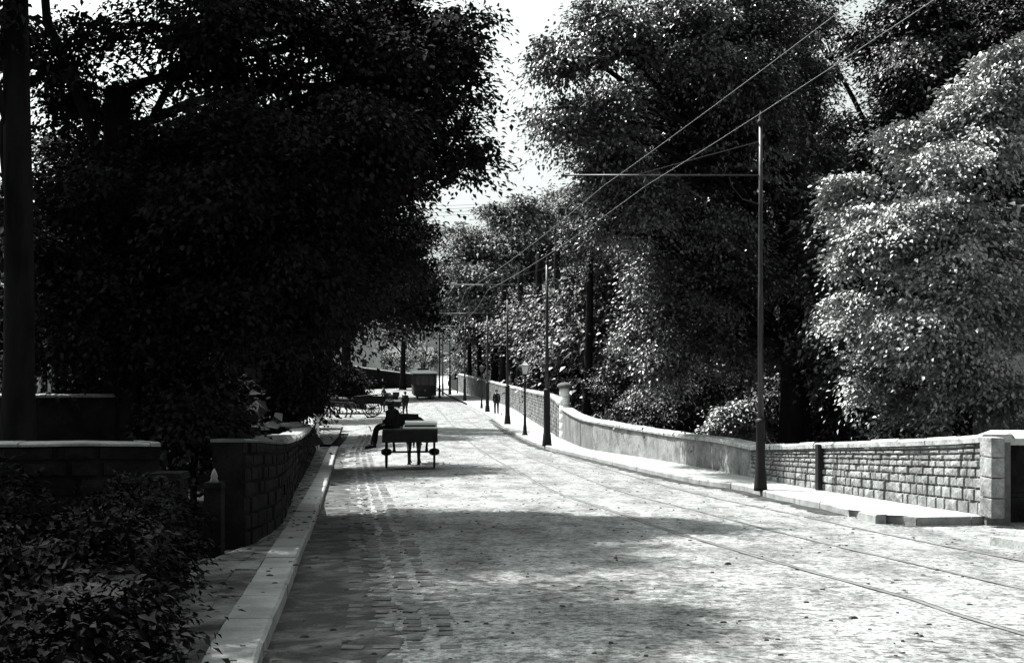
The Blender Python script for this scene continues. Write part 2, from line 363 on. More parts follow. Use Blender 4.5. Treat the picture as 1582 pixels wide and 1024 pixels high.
# kerb returning along the drive entrance to the gate pier
pts = [tuple(v) for v in RT]
o = sweep([Vector(p) for p in pts], [(0.0, -0.12), (0.0, PV - 0.01), (-0.15, PV), (-0.15, -0.12)], 'kerb', M['kerb'], seg=0.7); tag(o, kind='structure')
vs = [(v.x + (0.1 if k == 0 else 0), v.y + 0.13) for k, v in enumerate(RT)] + [(7.3, 18.5), (RT[0].x - 0.2, 18.55)]
mb = MB(); mb.add([(x, y, G(y) + PV + 0.002) for x, y in vs], [tuple(range(len(vs)))]); tag(mb.build('pavement', M['pave']), kind='structure')
mb = MB(); q_ = [(v.x, v.y - 0.01) for v in RT]; rq = random.Random(9); a_ = []; b_ = []
for i in range(4):
    for t in np.arange(8) / 8:
        x = q_[i][0] + (q_[i + 1][0] - q_[i][0]) * t; y = q_[i][1] + (q_[i + 1][1] - q_[i][1]) * t
        a_.append((x, y, float(road_z(np.array([x]), np.array([y]))[0]) + 0.007)); y2 = y - 0.05 - 0.22 * rq.random() * (1 - i * 0.25); b_.append((x, y2, float(road_z(np.array([x]), np.array([y2]))[0]) + 0.007))
nq = len(a_); mb.add(a_ + b_, [(i, i + nq, i + nq + 1, i + 1) for i in range(nq - 1)]); tag(mb.build('gutter', M['mud']), kind='structure')
# pavement on the near side of the drive
mb = MB(); vs = [(5.5, 14.15), (7.5, 13.75), (13, 13.2), (13, 4), (7.5, 4), (6.6, 9)]
mb.add([(x, y, G(y) + 0.10) for x, y in vs] + [(x, y, G(y) - 0.1) for x, y in vs], [tuple(range(6))[::-1]] + [(i, (i + 1) % 6, (i + 1) % 6 + 6, i + 6) for i in range(6)])
tag(mb.build('pavement', M['pave']), kind='structure')

# setts along the left gutter, rails of the tramway
rnd = random.Random(4); mb = MB()
y = 4.0
while y < 60:
    L = 0.13; g = G(y)
    nrow = 6
    x0 = float(kl(y)) + 0.14
    for k in range(nrow):
        if rnd.random() < (0.98, 0.95, 0.35, 0.08, 0.1, 0.35)[k]: continue
        w = 0.17 + rnd.uniform(-0.07, 0.03)
        x = x0 + k * 0.205 + rnd.uniform(-0.012, 0.012)
        zz = float(road_z(np.array([x]), np.array([y]))[0])
        mb.box((x, y, zz + rnd.uniform(-0.010, 0.004) - 0.026), (w, L * rnd.uniform(0.85, 0.98), 0.07), rz=rnd.uniform(-0.05, 0.05), top=0.86)
    y += 0.15 if y < 30 else 0.3
setts = mb.build('gutter_setts', M['sett']); tag(setts, kind='structure')
grid_sheet('gutter', lambda y: kl(y) + 0.0, lambda y: kl(y) + np.interp(y, [4, 20, 45], [0.8, 0.62, 0.25]) + 0.34 * (np.random.RandomState(3).rand(len(y)) - 0.5) ** 3 * 4 + 0.08 * np.sin(y * 1.7) + 0.06 * np.sin(y * 4.9), np.arange(3.5, 48, 0.07), 5, lambda X, Y: road_z(X, Y) + 0.006, M['gutter'], kind='structure')  # dark ragged-edged strip laid beside the left kerb
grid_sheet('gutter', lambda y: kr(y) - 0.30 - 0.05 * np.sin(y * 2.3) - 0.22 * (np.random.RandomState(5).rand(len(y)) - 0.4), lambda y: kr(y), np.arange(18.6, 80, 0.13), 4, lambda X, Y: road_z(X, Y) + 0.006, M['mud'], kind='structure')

rail_px = [(1582, 995), (1420, 940), (1235, 888), (1050, 833), (950, 797), (850, 762), (790, 727), (740, 697), (715, 676), (690, 650), (670, 628)]
RP = [tuple(on_ground(a, b)[:2]) for a, b in rail_px] + [(-9.35, 124), (-12.3, 165), (-15.5, 215)]
RP = [(2 * RP[0][0] - RP[1][0] + .6, RP[0][1] - 3)] + RP
rx = line_x(RP)
for k, off in enumerate([0.0, 1.35, 2.7]):
    ysr = np.arange(5.5, 210, 0.5)
    f0 = lambda y, off=off: rx(y) + off
    grid_sheet('tram_rail', f0, lambda y, f0=f0: f0(y) + 0.055, ysr, 2, lambda X, Y: road_z(X, Y) + 0.008, M['rail'] if k == 0 else M['rail'], kind='structure')
    grid_sheet('rail_groove', lambda y, f0=f0: f0(y) + 0.055, lambda y, f0=f0, off=off: f0(y) + 0.055 + (0.024 if off == 0 else 0.007), ysr, 2, lambda X, Y: road_z(X, Y) + 0.006, M['groove'], kind='structure')

# ------------------------------------------------------------------ walls
def wall_rows(P, rows, blen, depth, name, material, parent, seed=1, side=-1, rough=0.03, lean=1.0, tz=None):
    """coursed stone: P list of (x, y, zbase, ztop); blocks stand proud of a mortar core"""
    rnd = random.Random(seed); A = np.array([p for p in P], float)
    cum = np.concatenate([[0], np.cumsum(np.hypot(np.diff(A[:, 0]), np.diff(A[:, 1])))])
    def pt(s): return [float(np.interp(s, cum, A[:, j])) for j in range(4)]
    mb = MB(); gap = 0.014
    for r in range(len(rows) - 1):
        f0, f1 = rows[r], rows[r + 1]; s = -rnd.uniform(0, blen)
        while s < cum[-1]:
            e = s + blen * rnd.uniform(0.6, 1.5); a, b = max(s, 0) + gap, min(e, cum[-1]) - gap
            s = e
            if b - a < 0.04: continue
            pr = rnd.uniform(0, rough)
            pa, pb = pt(a), pt(b); d = Vector((pb[0] - pa[0], pb[1] - pa[1], 0)).normalized(); nn = Vector((d.y, -d.x, 0)) * side
            za0 = pa[2] + (pa[3] - pa[2]) * f0 + gap; za1 = pa[2] + (pa[3] - pa[2]) * f1; zb0 = pb[2] + (pb[3] - pb[2]) * f0 + gap; zb1 = pb[2] + (pb[3] - pb[2]) * f1
            c = 0.012
            back = [Vector((pa[0], pa[1], za0)) - nn * 0.03, Vector((pb[0], pb[1], zb0)) - nn * 0.03, Vector((pb[0], pb[1], zb1)) - nn * 0.03, Vector((pa[0], pa[1], za1)) - nn * 0.03]
            o2 = nn * (0.03 + 0.018 + pr)
            front = [back[0] + o2 + d * c + Vector((0, 0, c)), back[1] + o2 - d * c + Vector((0, 0, c)), back[2] + o2 - d * c - Vector((0, 0, c)), back[3] + o2 + d * c - Vector((0, 0, c))]
            mid = (front[0] + front[1] + front[2] + front[3]) / 4 + nn * rnd.uniform(0.0, 0.018)
            mb.add(back + front + [mid], [(0, 1, 5, 4), (1, 2, 6, 5), (2, 3, 7, 6), (3, 0, 4, 7), (4, 5, 8), (5, 6, 8), (6, 7, 8), (7, 4, 8)])
    return mb.build(name, material, parent)
def wall_core(P, thick, name, material, parent, side=-1):
    """plain body of a wall; P (x, y, zbase, ztop)"""
    V2 = [Vector((p[0], p[1], 0)) for p in P]; vs = []; n = len(P)
    for i, p in enumerate(P):
        t = (V2[min(i + 1, n - 1)] - V2[max(i - 1, 0)]).normalized(); nn = Vector((t.y, -t.x, 0)) * side
        b = V2[i] - nn * thick
        vs += [(p[0], p[1], p[2] - 0.3), (p[0], p[1], p[3]), (b.x, b.y, p[3]), (b.x, b.y, p[2] - 0.3)]
    fs = []
    for i in range(n - 1):
        for q in range(4): fs.append((i * 4 + q, i * 4 + (q + 1) % 4, i * 4 + 4 + (q + 1) % 4, i * 4 + 4 + q))
    fs += [(3, 2, 1, 0), tuple((n - 1) * 4 + q for q in range(4))]
    mb = MB(); mb.add(vs, fs); return mb.build(name, material, parent)
def dense(P, step=0.6):
    A = np.array(P, float); c = curve(A, step=step); return [tuple(v) for v in c]
def wp(px, pb, pt_, dz=PV):
    g = on_ground(px, pb, dz); return (g.x, g.y, g.z - 0.02, (HY - pt_) * g.y / F)

# right: the coursed wall from the gate pier to the bend
Wa = [wp(1524, 797, 683), wp(1480, 789.5, 686), wp(1400, 777, 689), wp(1278, 758, 692), wp(1215, 747, 694), wp(1160, 737, 695)]
wr = empty('coursed_wall', Wa[0][:3]); wr.location = (0, 0, 0)
tag(wr, 'coursed stone wall with rough joints from the gate pier to beyond the tall near pole', 'wall')
Wd = dense(Wa)
wall_core([(p[0], p[1], p[2], p[3]) for p in Wd], 0.34, 'mortar_core', M['mortar'], wr)
wall_rows(Wd, [0, .19, .37, .52, .65, .76, .85, .93, 1.0], 0.27, 0.3, 'masonry', M['stone'], wr, seed=3, rough=0.035)
cp = [(-0.07, 0.0), (-0.08, 0.075), (-0.04, 0.115), (0.36, 0.115), (0.4, 0.07), (0.4, 0.0)]
sweep([(p[0], p[1], p[3]) for p in Wd], cp, 'coping', M['coping'], wr, seg=0.85, jitter=0.012, seed=5)
g = on_ground(1271, 757, PV); zt = (HY - 686) * g.y / F
mb = MB(); mb.box((g.x - 0.06, g.y - 0.02, (g.z + zt) / 2), (0.13, 0.16, zt - g.z), rz=0.12); mb.build('drain_post', M['iron'], wr, bevel=0.012)
g = on_ground(1531, 799, PV)
mb = MB()
qh = ((HY - 674) * g.y / F - g.z) / 4
for k in range(4): mb.box((g.x + 0.0, g.y - 0.04, g.z + qh * (k + 0.5)), (0.19, 0.34, qh - 0.012), rz=0.08)
mb.build('end_quoin', M['stone'], wr, bevel=0.014)

# right: the smooth stretch dipping towards the round pillar
Wb = [wp(1160, 737, 694), wp(1110, 727, 683.5), wp(1060, 717.5, 677), wp(990, 706, 666), wp(916, 695, 653), wp(892, 688, 646), wp(869, 678, 633)]
wb = empty('dipping_wall', (0, 0, 0)); tag(wb, 'smooth pale wall with a swept coping curving down the hill to the round capped pillar', 'wall')
Wd = dense(Wb); Wd2 = [p for p in Wd if p[1] <= Wb[4][1] + 0.3]; Wd3 = [p for p in Wd if p[1] >= Wb[4][1]]
wall_core(Wd2, 0.34, 'rendered_face', M['render'], wb)
wall_core(Wd3, 0.34, 'stone_face', M['stone_mid'], wb)
sweep([(p[0], p[1], p[3]) for p in Wd], [(-0.06, 0.0), (-0.07, 0.06), (-0.03, 0.11), (0.36, 0.12), (0.4, 0.07), (0.4, 0.0)], 'coping', M['coping'], wb, seg=1.1, jitter=0.012, seed=8)
# pillar
e = Wb[-1]; pl = empty('round_pillar', (e[0] + 0.1, e[1] + 0.25, e[2])); tag(pl, 'white drum pillar with a domed dark cap where the pale wall ends', 'pillar')
zt = (HY - 592) * (e[1] + 0.2) / F - e[2]
mb = MB()
for k in range(6): mb.lathe((0, 0, k * (zt - 0.2) / 6), [(0.20, 0), (0.225, 0.02), (0.225, (zt - 0.2) / 6 - 0.025), (0.20, (zt - 0.2) / 6 - 0.004)], 18)
mb.build('shaft', M['white'], pl, smooth=True)
mb = MB(); mb.lathe((0, 0, zt - 0.2), [(0.24, 0), (0.33, 0.03), (0.33, 0.1), (0.28, 0.17), (0.15, 0.23), (0.01, 0.25)], 20); mb.build('cap', M['stone_mid'], pl, smooth=True)

# right: tall old wall along the far pavement
Wc = [wp(866, 677, 627), wp(849, 666, 614), wp(820, 648, 607), wp(788, 629, 599), wp(750, 616, 589), wp(708, 605, 579)]
wc = empty('roadside_wall', (0, 0, 0)); tag(wc, 'long dark stone wall behind the lamp posts, topped by pale weathered coping', 'wall')
Wd = dense(Wc, 1.2)
wall_core(Wd, 0.4, 'mortar_core', M['stone_dark'], wc)
wall_rows(Wd, [0, .12, .24, .36, .48, .6, .7, .8, .9, 1.0], 0.6, 0.3, 'masonry', M['stone_mid'], wc, seed=9)
sweep([(p[0], p[1], p[3]) for p in Wd], [(-0.08, 0.0), (-0.09, 0.1), (0.15, 0.2), (0.46, 0.1), (0.46, 0.0)], 'coping', M['coping_dull'], wc, seg=1.4, jitter=0.015, seed=10)
g = on_ground(710, 606, PV); mb = MB(); mb.box((g.x - 0.0, g.y - 6, g.z + 0.85), (0.1, 1.0, 1.7), rz=0.1); mb.build('door', M['iron'], wc, bevel=0.01)
for a, b in ((0.06, 0.6),):
    mb = MB(); mb.box((g.x - 0.07, g.y - 6.35, g.z + 0.9), (0.06, 0.06, 0.12)); mb.build('door_handle', M['rail'], wc.children[-1] if wc.children else wc)

# near right gate pier: dark square pier with plinth and pale cap
gp = empty('gate_pier', (7.34, 17.70, G(17.8))); tag(gp, 'massive dark stone gate pier with plinth and pale cap beside the coursed wall', 'gate pier')
h = (HY - 676) * 17.6 / F - G(17.8)
mb = MB(); mb.box((0.1, 0.2, 0.17), (1.02, 0.82, 0.38)); mb.box((0.1, 0.2, 0.39), (0.99, 0.79, 0.06), top=0.96); mb.build('plinth', M['stone_dark'], gp, bevel=0.015)
mb = MB(); mb.box((0.1, 0.2, (0.42 + h) / 2 - 0.03), (0.92, 0.72, h - 0.42 - 0.06)); mb.build('shaft', M['stone_dark'], gp, bevel=0.02)
mb = MB(); mb.box((0.1, 0.2, h - 0.05), (1.06, 0.86, 0.1)); mb.box((0.1, 0.2, h + 0.04), (1.04, 0.84, 0.08), top=0.7); mb.build('cap', M['coping'], gp, bevel=0.012)

# left: long low wall down to the white end pier
Wl = []
for px, pb, pt_ in [(372, 846, 683), (392, 836, 683), (425, 810, 686), (452, 762, 681), (466, 736, 674), (478, 714, 661), (488, 697, 648)]:
    g = on_ground(px, pb, PV); Wl.append((float(bl(g.y)), g.y, g.z - 0.02, (HY - pt_) * g.y / F))
lw = empty('left_wall', (0, 0, 0)); lw.name = 'footpath_wall'; tag(lw, 'low dark wall along the shaded footpath, its pale coping sweeping up at the far end', 'wall')
Wd = dense(Wl)
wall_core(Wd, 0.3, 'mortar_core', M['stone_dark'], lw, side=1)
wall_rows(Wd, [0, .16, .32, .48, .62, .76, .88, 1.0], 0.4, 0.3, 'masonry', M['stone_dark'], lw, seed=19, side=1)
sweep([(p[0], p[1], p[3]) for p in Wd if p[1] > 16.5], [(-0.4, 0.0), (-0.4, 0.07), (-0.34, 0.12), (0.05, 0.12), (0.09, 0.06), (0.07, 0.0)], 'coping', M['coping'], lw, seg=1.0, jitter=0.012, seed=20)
sweep([(p[0], p[1], p[3]) for p in Wd if p[1] < 17.2], [(-0.32, 0.0), (-0.32, 0.025), (-0.2, 0.03), (0.03, 0.03), (0.04, 0.02), (0.03, 0.0)], 'coping', M['stone_mid'], lw, seg=0.7, jitter=0.01, seed=22)
e = Wl[-1]
pe = empty('end_pillar', (e[0] - 0.12, e[1] + 0.3, e[2])); tag(pe, 'squat white rounded pillar closing the footpath wall beside the dark hedge bank', 'pillar')
zt = (HY - 639) * (e[1] + 0.3) / F - e[2]
mb = MB(); mb.lathe((0, 0, -0.1), [(0.24, 0), (0.24, zt - 0.1), (0.22, zt - 0.05)], 18); mb.build('shaft', M['white'], pe, smooth=True)
mb = MB(); mb.lathe((0, 0, zt - 0.15), [(0.25, 0), (0.31, 0.03), (0.31, 0.08), (0.2, 0.15), (0.01, 0.18)], 18); mb.build('cap', M['coping'], pe, smooth=True)

# left: cross wall by the garden entrance, with terrace wall and white posts behind
cw = empty('garden_wall', (0, 0, 0)); tag(cw, 'dark garden wall facing the road with a thin pale coping line, beneath the thick trunk', 'wall')
zt = (HY - 689) * 10.9 / F
Pg = [(-7.5, 10.4, G(10.4), zt), (-6, 10.6, G(10.6), zt), (-4.5, 10.8, G(10.8), zt), (-3.75, 11.0, G(11), zt), (-3.25, 11.35, G(11.3), zt - 0.03)]
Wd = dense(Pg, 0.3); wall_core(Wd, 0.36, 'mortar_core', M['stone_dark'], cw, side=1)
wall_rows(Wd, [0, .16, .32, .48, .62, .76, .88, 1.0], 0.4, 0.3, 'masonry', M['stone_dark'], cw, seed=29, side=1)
sweep([(p[0], p[1], p[3]) for p in Wd], [(-0.4, 0.0), (-0.4, 0.03), (0.0, 0.035), (0.05, 0.025), (0.05, 0.0)], 'coping', M['coping_dull'], cw, seg=0.9, jitter=0.006, seed=20)
tw = empty('terrace_wall', (0, 0, 0)); tag(tw, 'second dark wall with pale coping set higher up behind the garden wall', 'wall')
zt = (HY - 614) * 17.0 / F
Wd = dense([(-8.6, 16.8, G(16) - .3, zt), (-7, 17.0, G(16) - .3, zt), (-5.55, 17.2, G(16) - .3, zt)], 0.4)
wall_core(Wd, 0.36, 'masonry', M['stone_dark'], tw, side=1)
sweep([(p[0], p[1], p[3]) for p in Wd], [(-0.4, 0.0), (-0.4, 0.04), (0.0, 0.05), (0.08, 0.03), (0.08, 0.0)], 'coping', M['coping_dull'], tw, seg=1.1, jitter=0.005, seed=21)
for px, pt_, w, lab in ((77, 545, 0.045, 'tall thin white post standing behind the terrace wall'), (60, 583, 0.04, 'short thin white post beside the taller one at the terrace wall')):
    b = at(px, 620, 17.75); t_ = at(px, pt_, 17.75)
    mb = MB(); mb.box((b.x, b.y, (b.z - 1.2 + t_.z) / 2), (w, w, t_.z - b.z + 1.2)); mb.box((b.x, b.y, t_.z + 0.02), (w * 1.5, w * 1.5, 0.03)); o = mb.build('white_post', M['white']); tag(o, lab, 'post', 'thin white posts behind the terrace wall')
# gate posts of the garden entrance
def gatepost(px, d, ptop, w, label, finial):
    z0 = G(d); x = (px - CX) * d / F; e = empty('gate_post', (x, d, z0 - 0.05)); tag(e, label, 'gate post', 'dark posts at the garden entrance')
    h = (HY - ptop) * d / F - z0
    mb = MB(); mb.box((0, 0, h / 2), (w, w, h + 0.1)); mb.build('shaft', M['stone_dark'], e, bevel=0.012)
    mb = MB(); mb.box((0, 0, h + 0.07), (w * 1.12, w * 1.12, 0.06), top=0.9)
    mb.build('cap', M['stone_dark'], e, bevel=0.008)
    if finial: mb = MB(); mb.lathe((0, 0, h + 0.1), [(0.05, 0), (0.03, 0.03), (0.035, 0.06), (0.02, 0.1), (0.004, 0.13)], 10); mb.build('finial', M['coping_dull'], e, smooth=True)
gatepost(261, 10.3, 738, 0.26, 'thick square dark gate post without finial at the garden entrance', False)
gatepost(331, 12.0, 752, 0.17, 'slim dark gate post with a small pointed finial beside the footpath', True)

nw = empty('shade_fill_wall', (0, 0, 0)); tag(nw, 'added low wall filling the black shade from the thick gate post towards the viewer', 'wall')  # added wall, filling a corner that is only black shade
Wd = dense([(float(bl(y)), y, G(y) + PV - 0.02, G(y) + 0.80 + 0.02 * math.sin(y * 3)) for y in np.arange(4.4, 10.3, 0.55)], 0.4)
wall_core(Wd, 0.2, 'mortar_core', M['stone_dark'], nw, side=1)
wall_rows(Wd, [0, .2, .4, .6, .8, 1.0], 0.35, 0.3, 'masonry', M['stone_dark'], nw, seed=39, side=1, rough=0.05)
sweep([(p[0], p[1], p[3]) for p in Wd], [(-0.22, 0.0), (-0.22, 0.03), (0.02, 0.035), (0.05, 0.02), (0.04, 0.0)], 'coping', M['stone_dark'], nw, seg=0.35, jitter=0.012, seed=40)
# left: rubble topped wall seen over the footpath wall
rw = empty('rubble_wall', (0, 0, 0)); tag(rw, 'broken rubble wall with pale loose stones on top, seen over the footpath wall', 'wall')
z1 = (HY - 662) * 30 / F
Wd = dense([(-7.3, 29.5, G(30) - .3, z1), (-6.3, 30.5, G(30) - .3, z1), (-5.7, 33, G(33) - .3, z1 - 0.07)], 0.4)
wall_core(Wd, 0.4, 'masonry', M['stone_dark'], rw, side=1)
mb = MB(); rr = random.Random(7)
for p in Wd:
    for q in range(2):
        mb.box((p[0] + rr.uniform(-0.15, 0.15), p[1] + rr.uniform(0, 0.3), p[3] + rr.uniform(0.0, 0.05)), (rr.uniform(0.16, 0.36), rr.uniform(0.15, 0.3), rr.uniform(0.06, 0.16)), rz=rr.uniform(0, 3), top=0.8)
mb.build('cope_stones', M['coping_dull'], rw)

# far left: retaining walls at the side road, pale gable house, railings
Wf = [(-31, 150), (-27, 158), (-22.5, 163), (-18.5, 165), (-14.6, 168), (-13.6, 178)]
fw = empty('retaining_wall', (0, 0, 0)); tag(fw, 'long dark retaining wall with pale sloping coping across the side road behind the tram', 'wall')
tops = [552, 562, 570, 574.5, 579, 582]
Wd = dense([(a, b, G(b) - 0.2, (HY - t) * b / F) for (a, b), t in zip(Wf, [559, 566, 571.5, 575.5, 579, 582])], 2.0)
_pts = [(-31.0, 150, 528), (-24.9, 157, 556), (-21.2, 161, 566), (-17.5, 165, 573), (-14.4, 169, 577.5), (-13.4, 180, 580)]
Wd = dense([(a, b, G(b) - 0.2, (HY - t) * b / F) for a, b, t in _pts], 2.0)
wall_core(Wd, 0.5, 'masonry', M['stone_dark'], fw, side=1)
sweep([(p[0], p[1], p[3]) for p in Wd], [(-0.55, 0.0), (-0.55, 0.15), (0.0, 0.2), (0.12, 0.1), (0.12, 0.0)], 'coping', M['coping'], fw, seg=2.0, jitter=0.02, seed=31)
bw_ = empty('embankment_wall', (0, 0, 0)); tag(bw_, 'dark embankment wall whose pale coping slopes down to the side road near the horses', 'wall')
Wd = dense([(a, b, G(b) - 0.2, (HY - t) * b / F) for a, b, t in [(-17.0, 108, 570), (-15.3, 106, 574), (-14.3, 104, 586), (-12.9, 101, 597), (-12.4, 100, 600)]], 1.0)
wall_core(Wd, 0.5, 'masonry', M['stone_dark'], bw_, side=1)
sweep([(p[0], p[1], p[3]) for p in Wd], [(-0.55, 0.0), (-0.55, 0.1), (0.0, 0.12), (0.1, 0.08), (0.1, 0.0)], 'coping', M['coping_dull'], bw_, seg=1.5, jitter=0.02, seed=32)

ho = empty('stone_house', (-27.0, 215, G(215))); tag(ho, 'pale stone gable house showing between the dark trunks beyond the side road', 'house')
mb = MB(); hz = 12.5
mb.add([(-4, 0, 0), (3.2, 0, 0), (3.2, 9, 0), (-4, 9, 0), (-4, 0, hz - 3), (3.2, 0, hz - 3), (3.2, 9, hz - 3), (-4, 9, hz - 3), (-.4, 0, hz), (-.4, 9, hz)],
       [(0, 1, 5, 8, 4), (1, 2, 6, 5), (2, 3, 7, 9, 6), (3, 0, 4, 7)]); mb.build('walls', M['house'], ho)
for s in (-1, 1):
    mb = MB(); x0, x1 = -0.4, (-4.4 if s < 0 else 3.6)
    mb.add([(x0, -0.3, hz + .1), (x1, -0.3, hz - 3.2), (x1, 9.3, hz - 3.2), (x0, 9.3, hz + .1), (x0, -0.3, hz + .25), (x1, -0.3, hz - 3.05), (x1, 9.3, hz - 3.05), (x0, 9.3, hz + .25)],
           [(0, 1, 2, 3), (4, 7, 6, 5), (0, 4, 5, 1), (1, 5, 6, 2), (2, 6, 7, 3), (3, 7, 4, 0)]); mb.build('roof', M['slate'], ho)
for wx, wz in ((-2, 3), (1.2, 3), (-2, 6.8), (1.2, 6.8)):
    mb = MB(); mb.box((wx, -0.02, wz), (1.0, 0.1, 1.6)); w = mb.build('window', M['white'], ho)
    mb = MB(); mb.box((wx, -0.05, wz), (0.8, 0.1, 1.4)); mb.build('pane', M['glass'], w)
h2 = empty('white_cottage', (-22.0, 260, G(260) + 0.5)); tag(h2, 'low whitewashed cottage glimpsed through leaves between house and tram', 'house')
mb = MB(); mb.add([(-5, 0, 0), (5, 0, 0), (5, 6, 0), (-5, 6, 0), (-5, 0, 3.2), (5, 0, 3.2), (5, 6, 3.2), (-5, 6, 3.2), (-5, 3, 5.4), (5, 3, 5.4)],
                  [(0, 1, 5, 4), (1, 2, 6, 9, 5), (2, 3, 7, 6), (3, 0, 4, 8, 7)]); mb.build('walls', M['white'], h2)
mb = MB(); mb.add([(-5.4, -0.4, 3.0), (5.4, -0.4, 3.0), (5.4, 3, 5.6), (-5.4, 3, 5.6), (5.4, 6.4, 3.0), (-5.4, 6.4, 3.0)], [(0, 1, 2, 3), (3, 2, 4, 5)]); mb.build('roof', M['slate'], h2)
for wx in (-3.2, 0.4, 3.2):
    mb = MB(); mb.box((wx, -0.03, 1.7), (0.9, 0.1, 1.3)); mb.build('window', M['glass'], h2)

# ------------------------------------------------------------------ tram poles, lamps, wires
def tram_pole(px, pb, name, label, arm, top_px, arm_px, d=None):
    """iron pole: thick stepped base, tapering shaft, collars, bracket arm towards the road"""
    g = on_ground(px, pb, PV); e = empty('tram_pole', g); tag(e, label, 'tram pole', 'iron tram poles along the right kerb')
    H = (HY - top_px) * g.y / F - g.z; ha = (HY - arm_px) * g.y / F - g.z
    k_ = 1.0 if g.y < 30 else 1.45; hb = 1.25 if g.y < 30 else 2.1
    mb = MB(); mb.lathe((0, 0, 0), [(0.13 * k_, -0.02), (0.13 * k_, 0.04), (0.105 * k_, 0.3 * k_), (0.092 * k_, 0.5), (0.085 * k_, hb), (0.097 * k_, hb + .02), (0.097 * k_, hb + .07), (0.06 * k_, hb + .11)], 16)
    mb.build('base', M['iron'], e, smooth=True)
    mb = MB(); mb.lathe((0, 0, 1.3), [(0.056 * k_, 0), (0.05 * k_, H * 0.35), (0.043 * k_, H * 0.36), (0.04 * k_, H * 0.72 - 1.0), (0.034 * k_, H - 1.3)], 14)
    mb.build('shaft', M['pole_top'], e, smooth=True)
    mb = MB(); mb.lathe((0, 0, H), [(0.05, 0), (0.07, 0.03), (0.06, 0.08), (0.03, 0.12), (0.035, 0.17), (0.004, 0.26)], 12); mb.build('finial', M['iron'], e, smooth=True)
    mb = MB(); mb.tube([(0, 0, ha), (-arm, 0, ha)], 0.017, 10); mb.tube([(-arm, 0, ha), (-arm - 0.06, 0, ha)], 0.04, 8)
    a = mb.build('bracket_arm', M['pole_top'], e, smooth=True)
    mb = MB(); mb.tube([(0, 0, ha + 0.65), (-arm * 0.62, 0, ha + 0.02)], 0.010, 6); mb.build('stay', M['iron'], a)
    mb = MB(); mb.tube([(-0.03, 0, ha - 0.55), (-0.35, 0, ha - 0.45), (-0.55, 0, ha - 0.2), (-0.6, 0, ha - 0.02)], 0.012, 6); mb.build('scroll', M['iron'], a)
    for ax in (0.585, 0.80):
        mb = MB(); mb.lathe((-arm * ax, 0, ha - 0.2), [(0.015, 0), (0.045, 0.03), (0.045, 0.09), (0.02, 0.13), (0.012, 0.2)], 10); mb.build('insulator', M['white'] if False else M['pole_top'], a, smooth=True)
    return e, g, ha
poles = []
specs = [(1175, 756, 193, 271, 3.75, 'nearest and tallest iron tram pole, its foot on the pavement by the coursed wall'),
         (845, 688, 408, 440, 3.95, 'second tram pole, standing just before the round capped pillar'),
         (784, 655, 462, 484, 3.8, 'tram pole standing between the glowing-headed lamp post and the walking man'),
         (753, 636, 487, 504, 3.7, 'tram pole just beyond the walking man on the pavement'),
         (718, 619, 497, 514, 3.7, 'tram pole beyond the second lamp post, near the door in the wall'),
         (695, 607, 512, 524, 3.6, 'faraway tram pole at the end of the right pavement')]
for i, (px, pb, tp, ap, arm, lab) in enumerate(specs):
    if i == 5:
        px, pb = 695, 609.5
    e, g, ha = tram_pole(px, pb, 'tram_pole', lab.replace('glowing-headed ', 'nearest '), arm, tp, ap)
    poles.append((g, ha, arm))
# two poles on the far side of the road near the tram
for px, pb, d, tp, lab in ((679, 606, 130, 505, 'thin far tram pole rising just beside the tram'), (684, 606, 138, 510, 'thin far pole standing close behind the one beside the tram')):
    x = (px - CX) * d / F; z = G(d); e = empty('line_pole', (x, d, z)); tag(e, lab, 'pole', 'line poles beside the tram')
    H = (HY - tp) * d / F - z; mb = MB(); mb.lathe((0, 0, 0), [(0.14, 0), (0.12, 0.2), (0.10, 1.3), (0.08, 1.4), (0.06, H)], 10); mb.build('shaft', M['iron'], e, smooth=True)
    mb = MB(); mb.tube([(-0.9, 0, H - 0.9), (0.9, 0, H - 0.9)], 0.04, 8); mb.build('crossarm', M['iron'], e)

def lamp(px, pb, top_px, label, glassm):
    g = on_ground(px, pb, PV); e = empty('street_lamp', g); tag(e, label, 'street lamp', 'gas street lamps on the right pavement')
    H = (HY - top_px) * g.y / F - g.z; hl = H - 0.62
    mb = MB(); mb.lathe((0, 0, 0), [(0.13, -0.02), (0.13, 0.05), (0.10, 0.1), (0.085, 0.35), (0.065, 0.5), (0.06, 0.9), (0.075, 0.93), (0.05, 0.98), (0.042, hl - 0.3), (0.055, hl - 0.27), (0.035, hl - 0.2), (0.03, hl)], 14)
    mb.build('post', M['iron'], e, smooth=True)
    mb = MB(); mb.tube([(-0.28, 0, hl - 0.32), (0.28, 0, hl - 0.32)], 0.012, 6); mb.build('ladder_bar', M['iron'], e)
    mb = MB(); mb.box((0, 0, hl + 0.21), (0.2, 0.2, 0.38), top=1.75); lt = mb.build('lantern', glassm, e)
    mb = MB()
    for sx in (-1, 1):
        for sy in (-1, 1): mb.tube([(0.105 * sx, 0.105 * sy, hl + 0.02), (0.18 * sx, 0.18 * sy, hl + 0.40)], 0.010, 6)
    mb.box((0, 0, hl + 0.01), (0.22, 0.22, 0.03)); mb.build('lantern_frame', M['iron'], lt)
    mb = MB(); mb.box((0, 0, hl + 0.42), (0.40, 0.40, 0.035)); mb.box((0, 0, hl + 0.50), (0.37, 0.37, 0.12), top=0.35); mb.lathe((0, 0, hl + 0.55), [(0.05, 0), (0.06, 0.03), (0.03, 0.06), (0.005, 0.1)], 8)
    mb.build('lantern_roof', M['coping'] if glassm is M['lamp_glass'] else M['iron'], lt)
lamp(811, 672, 558, 'nearest gas street lamp with bright lantern, between two tram poles', M['lamp_glass'])
lamp(744, 630.5, 563, 'farther gas street lamp with dull lantern, behind the walking man', M['glass'])

